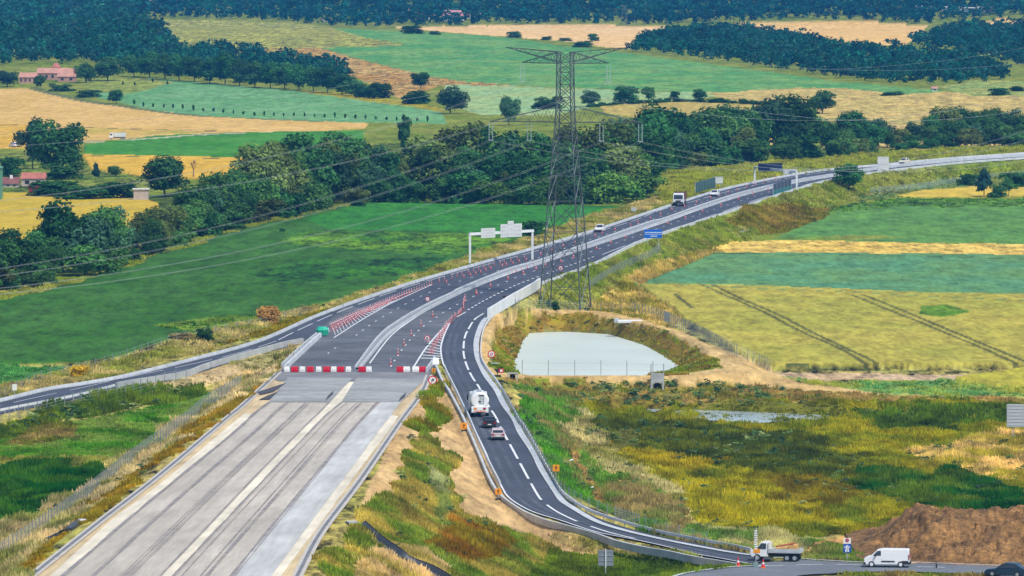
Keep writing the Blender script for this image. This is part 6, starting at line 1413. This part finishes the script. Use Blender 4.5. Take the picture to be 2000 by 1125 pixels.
fence('wire_fence', [(1020, 729), (1085, 729.5), (1135, 729.5), (1186, 730), (1272, 731), (1296, 731)], 'thin post fence on the near rim of the pond', 1.9, 4.0, zf=-2.5, mesh=False, wires=2, th=.008)
fence('wire_fence', [(0, 1096), (70, 1050), (140, 1000), (205, 950), (260, 905), (320, 862), (365, 830), (400, 800), (440, 776), (470, 758)], 'dark green mesh fence at the foot of the left embankment', 1.9, 3.0, wires=9, th=.03)
fence('wire_fence', [(0, 826), (90, 805), (175, 783), (258, 770), (320, 750), (370, 742)], 'thin post fence between slip road and green bank', 1.7, 4.0, mesh=False, wires=4)
fence('wire_fence', [(980, 775), (1000, 812), (1025, 850), (1050, 892), (1075, 935), (1095, 966), (1130, 990), (1200, 1016), (1300, 1048), (1380, 1068)], 'thin mesh fence along the slope right of the ramp', 1.6, 4.0, wires=5)
fence('wire_fence', [(1150, 565), (1210, 530), (1260, 510), (1290, 492)], 'grey mesh fence on the embankment below the blue board', 1.7, 3.0, wires=7)
fence('wire_fence', [(0, 780), (80, 742), (150, 728), (240, 702), (330, 672), (430, 650), (520, 634), (600, 612)], 'thin fence on the dry verge above the slip road', 1.4, 6.0, mesh=False, wires=3)
fence('wire_fence', [(1700, 378), (1790, 370), (1880, 356), (2000, 344)], 'thin grey fence at the foot of the far right embankment', 1.6, 5.0, wires=6, th=.03)
# steel crash rail on the slip road's near side behind posts handled above; culvert heads
def culvert(px, py, label, rz=0, k=1.0):
    p = gat(px, py); root = empty('culvert_head', p, rz, label, 'culvert'); m = MB(); m.box((-.85 * k, 0, .6 * k), (.3 * k, .5, 1.5 * k)); m.box((.85 * k, 0, .6 * k), (.3 * k, .5, 1.5 * k)); m.box((0, .02, 1.25 * k), (1.42 * k, .46, .3 * k)); m.build('head_wall', M_CONC, root)
    m = MB(); m.tube((0, .1, .55 * k), (0, .5, .55 * k), .55 * k, 14); m.build('pipe', mat('pipe_dark', (.015, .016, .018), .9), root)
culvert(1284, 762, 'round concrete culvert mouth under the concrete chamber by the pond'); culvert(1001, 742, 'small concrete pipe mouth right of the dark warning sign', 0, .8)
p = gat(1284, 748); root = empty('concrete_chamber', p, 0, 'grey concrete outlet chamber on the pond rim with two steel posts', 'chamber'); m = MB(); m.box((0, 0, .6), (1.9, 1.2, 1.6)); m.build('chamber', M_CONC, root)
for s_ in (-1, 1):
    m = MB(); m.tube((s_ * .95, .3, 0), (s_ * .95, .3, 2.9), .08, 6); m.build('steel_post', M_STEEL, root)
p = gat(1227, 630); root = empty('slab_pile', p, -.1, 'white flat slabs lying on the top bank of the pond', 'slab'); m = MB(); m.box((0, 0, .2), (4.6, 2.2, .5)); m.build('slab', M_WHITE, root, bevel=.08); m = MB(); m.box((-2.0, -.3, .35), (.7, 1.6, .8)); m.build('end_block', M_CONC_W, root, bevel=.06)
# plastic lined drain chute on the right bank
A = [gat(*q_) for q_ in spline([(694, 1030), (730, 1062), (775, 1090), (830, 1118), (880, 1150)], 5)]; root = empty('drain_chute', A[0], 0, 'black plastic lined drain chute running down the grassy bank', 'drain'); L = [a - A[0] + Vector((0, 0, .1)) for a in A]
m = MB(); wall_mesh(L, 0, 0, [(-1.0, .5), (-.85, .5), (-.55, .1), (.55, .1), (.85, .5), (1.0, .5), (.7, -.15), (-.7, -.15)], m); m.build('liner', mat('liner_black', S(74, 80, 90), .5, [(.8, .35)]), root)
m = MB(); wall_mesh(L, 0, 0, [(-1.15, .46), (-1.0, .6), (-.92, .5)], m); m.build('dark_edge', M_BLACK, root); m = MB(); m.box((-.4, .5, .3), (1.0, .9, .55), 0, .5); m.build('concrete_inlet', M_CONC_W, root)
A = [gat(*q_) for q_ in spline([(156, 1024), (140, 1036), (115, 1048), (90, 1060)], 4)]; root = empty('drain_chute', A[0], 0, 'small grey drain liner in the grass left of the roadbed gutter', 'drain'); L = [a - A[0] + Vector((0, 0, .15)) for a in A]
m = MB(); wall_mesh(L, 0, 0, [(-.4, .3), (-.2, .1), (.2, .1), (.4, .3), (.3, -.1), (-.3, -.1)], m); m.build('liner', MATS['liner_black'], root); m = MB(); m.box((.2, .3, .3), (.7, .5, .4), 0, .6); m.build('concrete_inlet', M_WHITE, root)
for px, py, rz, lab in ((1110, 908, .6, 'white pole lying on the slope by the orange sign'), (1148, 962, .5, 'short white pole lying on the slope below the orange sign'), (1448, 457, -.5, 'pale pipe end sticking out of the dry embankment')):
    p = gat(px, py); m = MB(); m.tube((-.75, 0, .35), (.75, 0, .65), .10, 6); o = m.build('pipe', mat('pipe_white', (.66, .68, .66), .5)); o.location = p; o.rotation_euler = (0, 0, rz); tag(o, lab, 'pipe')

# ------------------------------------------------------------------ buildings
def house(name, px, py, w_px, wall_px, roof_px, label, wallc, roofc, rz=0, depth=8.0, chim=False, wins=3, p=None, hip=.0, cat='house'):
    p = p or gat(px, py); s = ppm(p); w = w_px / s; hw = wall_px / s; hr = roof_px / s; root = empty(name, p + Vector((0, depth / 2, 0)), rz, label, cat); d = depth / 2
    m = MB(); m.box((0, 0, hw / 2 - .5), (w, depth, hw + 1)); m.build('wall', wallc, root)
    m = MB(); e = .3; i_ = w * hip; m.add([(-w / 2 - e, -d - e, hw + .01), (w / 2 + e, -d - e, hw + .01), (w / 2 + e, d + e, hw + .01), (-w / 2 - e, d + e, hw + .01), (-w / 2 - e + i_, 0, hw + hr), (w / 2 + e - i_, 0, hw + hr)], [(0, 1, 5, 4), (2, 3, 4, 5), (1, 2, 5), (3, 0, 4), (3, 2, 1, 0)]); rf = m.build('roof', roofc, root)
    if chim: m = MB(); m.box((w * .12, -.6, hw + hr * .9), (.7, .7, 1.4)); m.build('chimney', M_WHITE, rf)
    for k in range(wins):
        m = MB(); m.box((-w / 2 + w * (k + .5) / wins, -d - .02, hw * .55), (min(1.2, w / wins * .4), .06, min(1.4, hw * .45))); m.build('window', M_GLASS, root)
WL = mat('render_cream', (.55, .48, .40), .9, [(.5, .1)]); WP = mat('render_pink', (.46, .27, .22), .9, [(.5, .1)]); RT = mat('roof_tile', (.42, .15, .11), .9, [(.6, .2), (3, .15)]); RT2 = mat('roof_pale_tile', (.50, .26, .19), .9, [(.6, .2)]); RW = mat('render_white', (.66, .66, .66), .9)
house('farmhouse', 54, 163, 34, 12, 9, 'long low pink farmhouse wing with red roof left of its tower', WP, RT2, wins=4)
house('farmhouse', 100, 158, 60, 14, 10, 'main pink farmhouse with red roof in front of the wood', WP, RT2, wins=5, p=gat(100, 158) + Vector((0, 9, 0)))
house('farm_tower', 103, 152, 16, 22, 9, 'square tower with a pointed red roof above the farmhouse', mat('tower_orange', (.5, .24, .13), .9), RT, depth=4.5, wins=1, hip=.45, p=gat(103, 156) + Vector((0, 20, 0)), cat='tower')
house('farmhouse', 130, 160, 34, 10, 16, 'farmhouse barn with a big red roof right of the tower', WP, RT2, wins=2, depth=11)
house('house', 64, 364, 44, 15, 11, 'cream house with dark red roof below the huge dark tree', WL, RT, wins=2, chim=False)
house('house', 16, 366, 36, 7, 12, 'low house with a dark red roof and white chimney at the left edge', WL, mat('roof_dark', (.22, .09, .08), .9, [(.6, .2)]), wins=3, chim=True)
house('annex', 66, 376, 20, 11, 3, 'small dark red shed in front of the cream house', mat('shed_red', (.22, .03, .03), .8), mat('shed_red', (.22, .03, .03), .8), wins=1, depth=4, cat='shed')
house('hut', 275, 390, 28, 20, 2, 'small grey brick hut at the edge of the yellow wheat', mat('hut_brick', (.50, .42, .38), .9, [(1.5, .15), (6, .2)]), mat('hut_roof', (.6, .58, .55), .8), wins=0, depth=4, cat='hut')
house('silo_shed', -6, 390, 16, 62, 3, 'tall green shed wall cut by the left edge', mat('shed_green', (.10, .28, .19), .6), mat('shed_green', (.10, .28, .19), .6), wins=0, depth=6, cat='shed')
house('house', 884, 41, 44, 9, 12, 'far pink-roofed white house in the trees above the pale wheat', RW, mat('roof_pink', (.55, .25, .25), .9, [(.5, .2)]), wins=4, hip=.15)
house('house', 830, 38, 40, 8, 6, 'far low house with brown roof left of the pink-roofed house', RW, RT, wins=4)
house('house', 803, 34, 10, 13, 3, 'far narrow tower-like house left of the low brown-roofed house', RW, RT, wins=1, depth=5)
house('house', 925, 36, 28, 7, 3, 'far small pale house right of the pink-roofed house', RW, RT2, wins=3)
house('house', 636, 42, 14, 4, 4, 'far tiny white house at the edge of the olive field', RW, RT2, wins=1)
house('house', 299, 15, 14, 12, 6, 'far pink house peeping out of the upper left wood', mat('render_rose', (.5, .32, .3), .9), RT, wins=1, p=gat(299, 15) + Vector((0, 0, 4)))
house('house', 349, 20, 10, 10, 4, 'far small red-roofed house right of the pink house in the wood', WP, RT, wins=1, p=gat(349, 18) + Vector((0, 0, 3)))
for k, (x, w_) in enumerate(((1795, 12), (1822, 16), (1844, 12), (1868, 22), (1894, 20), (1923, 26))):
    house('far_building', x, 26 + k * .8, w_, 6 if k == 5 else 4, 1.5, ['leftmost tiny white building', 'second white building from the left', 'third white building from the left', 'wide fourth white building', 'fifth white building, left of the largest', 'largest white building at the right end'][k] + ' of the far hamlet in the forest', RW, mat('roof_far', (.6, .55, .52), .9), wins=3, p=gat(x, 26 + k * .8) + Vector((0, 0, 3)), cat='building')
house('cottage', 1826, 178, 10, 5, 4, 'tiny white cottage at the tip of the right wood', RW, RT2, wins=1, depth=5)

# ------------------------------------------------------------------ air, sky, sun
hz = MB(); hz.box((0, 5000, 90), (9000, 11000, 420)); hzm = bpy.data.materials.new('haze'); hzm.use_nodes = True; nt = hzm.node_tree
for n in list(nt.nodes):
    if n.type == 'BSDF_PRINCIPLED': nt.nodes.remove(n)
pv = nt.nodes.new('ShaderNodeVolumePrincipled'); pv.inputs['Color'].default_value = (.08, .42, 1.0, 1); pv.inputs['Density'].default_value = HAZE; pv.inputs['Anisotropy'].default_value = .1
out = [n for n in nt.nodes if n.type == 'OUTPUT_MATERIAL'][0]; nt.links.new(pv.outputs[0], out.inputs['Volume'])
if HAZE > 0: tag(hz.build('haze', hzm), kind='stuff')
w = bpy.data.worlds.new('World'); SC.world = w; w.use_nodes = True; nt = w.node_tree; bg = nt.nodes['Background']; sky = nt.nodes.new('ShaderNodeTexSky'); sky.sky_type = 'NISHITA'; sky.sun_disc = False
SUN = Vector((.45, -.48, .95)).normalized(); el = math.asin(SUN.z); rot = math.atan2(SUN.x, SUN.y)
sky.sun_elevation = el; sky.sun_rotation = rot; sky.air_density = 1.0; sky.dust_density = 1.5; sky.ozone_density = 1.0
nt.links.new(sky.outputs[0], bg.inputs[0]); bg.inputs[1].default_value = SKY_S
sl = bpy.data.lights.new('sun', 'SUN'); sl.energy = SUN_S; sl.angle = math.radians(SUN_A); sl.color = (1, .95, .86); so = bpy.data.objects.new('sun', sl); COL.objects.link(so); so.location = (0, 600, 300)
so.rotation_euler = SUN.to_track_quat('Z', 'Y').to_euler()
SC.view_settings.view_transform = 'Standard'; SC.view_settings.look = 'None'; SC.view_settings.exposure = EXPO; SC.view_settings.gamma = 1
SC.render.engine = 'CYCLES'; cy = SC.cycles; cy.use_denoising = True; cy.use_adaptive_sampling = True; cy.adaptive_threshold = .02; cy.max_bounces = 6; cy.diffuse_bounces = 3; cy.glossy_bounces = 2; cy.transmission_bounces = 2; cy.volume_bounces = 0; cy.volume_max_steps = 64; cy.transparent_max_bounces = 4
SC.render.resolution_x = 1024; SC.render.resolution_y = 576
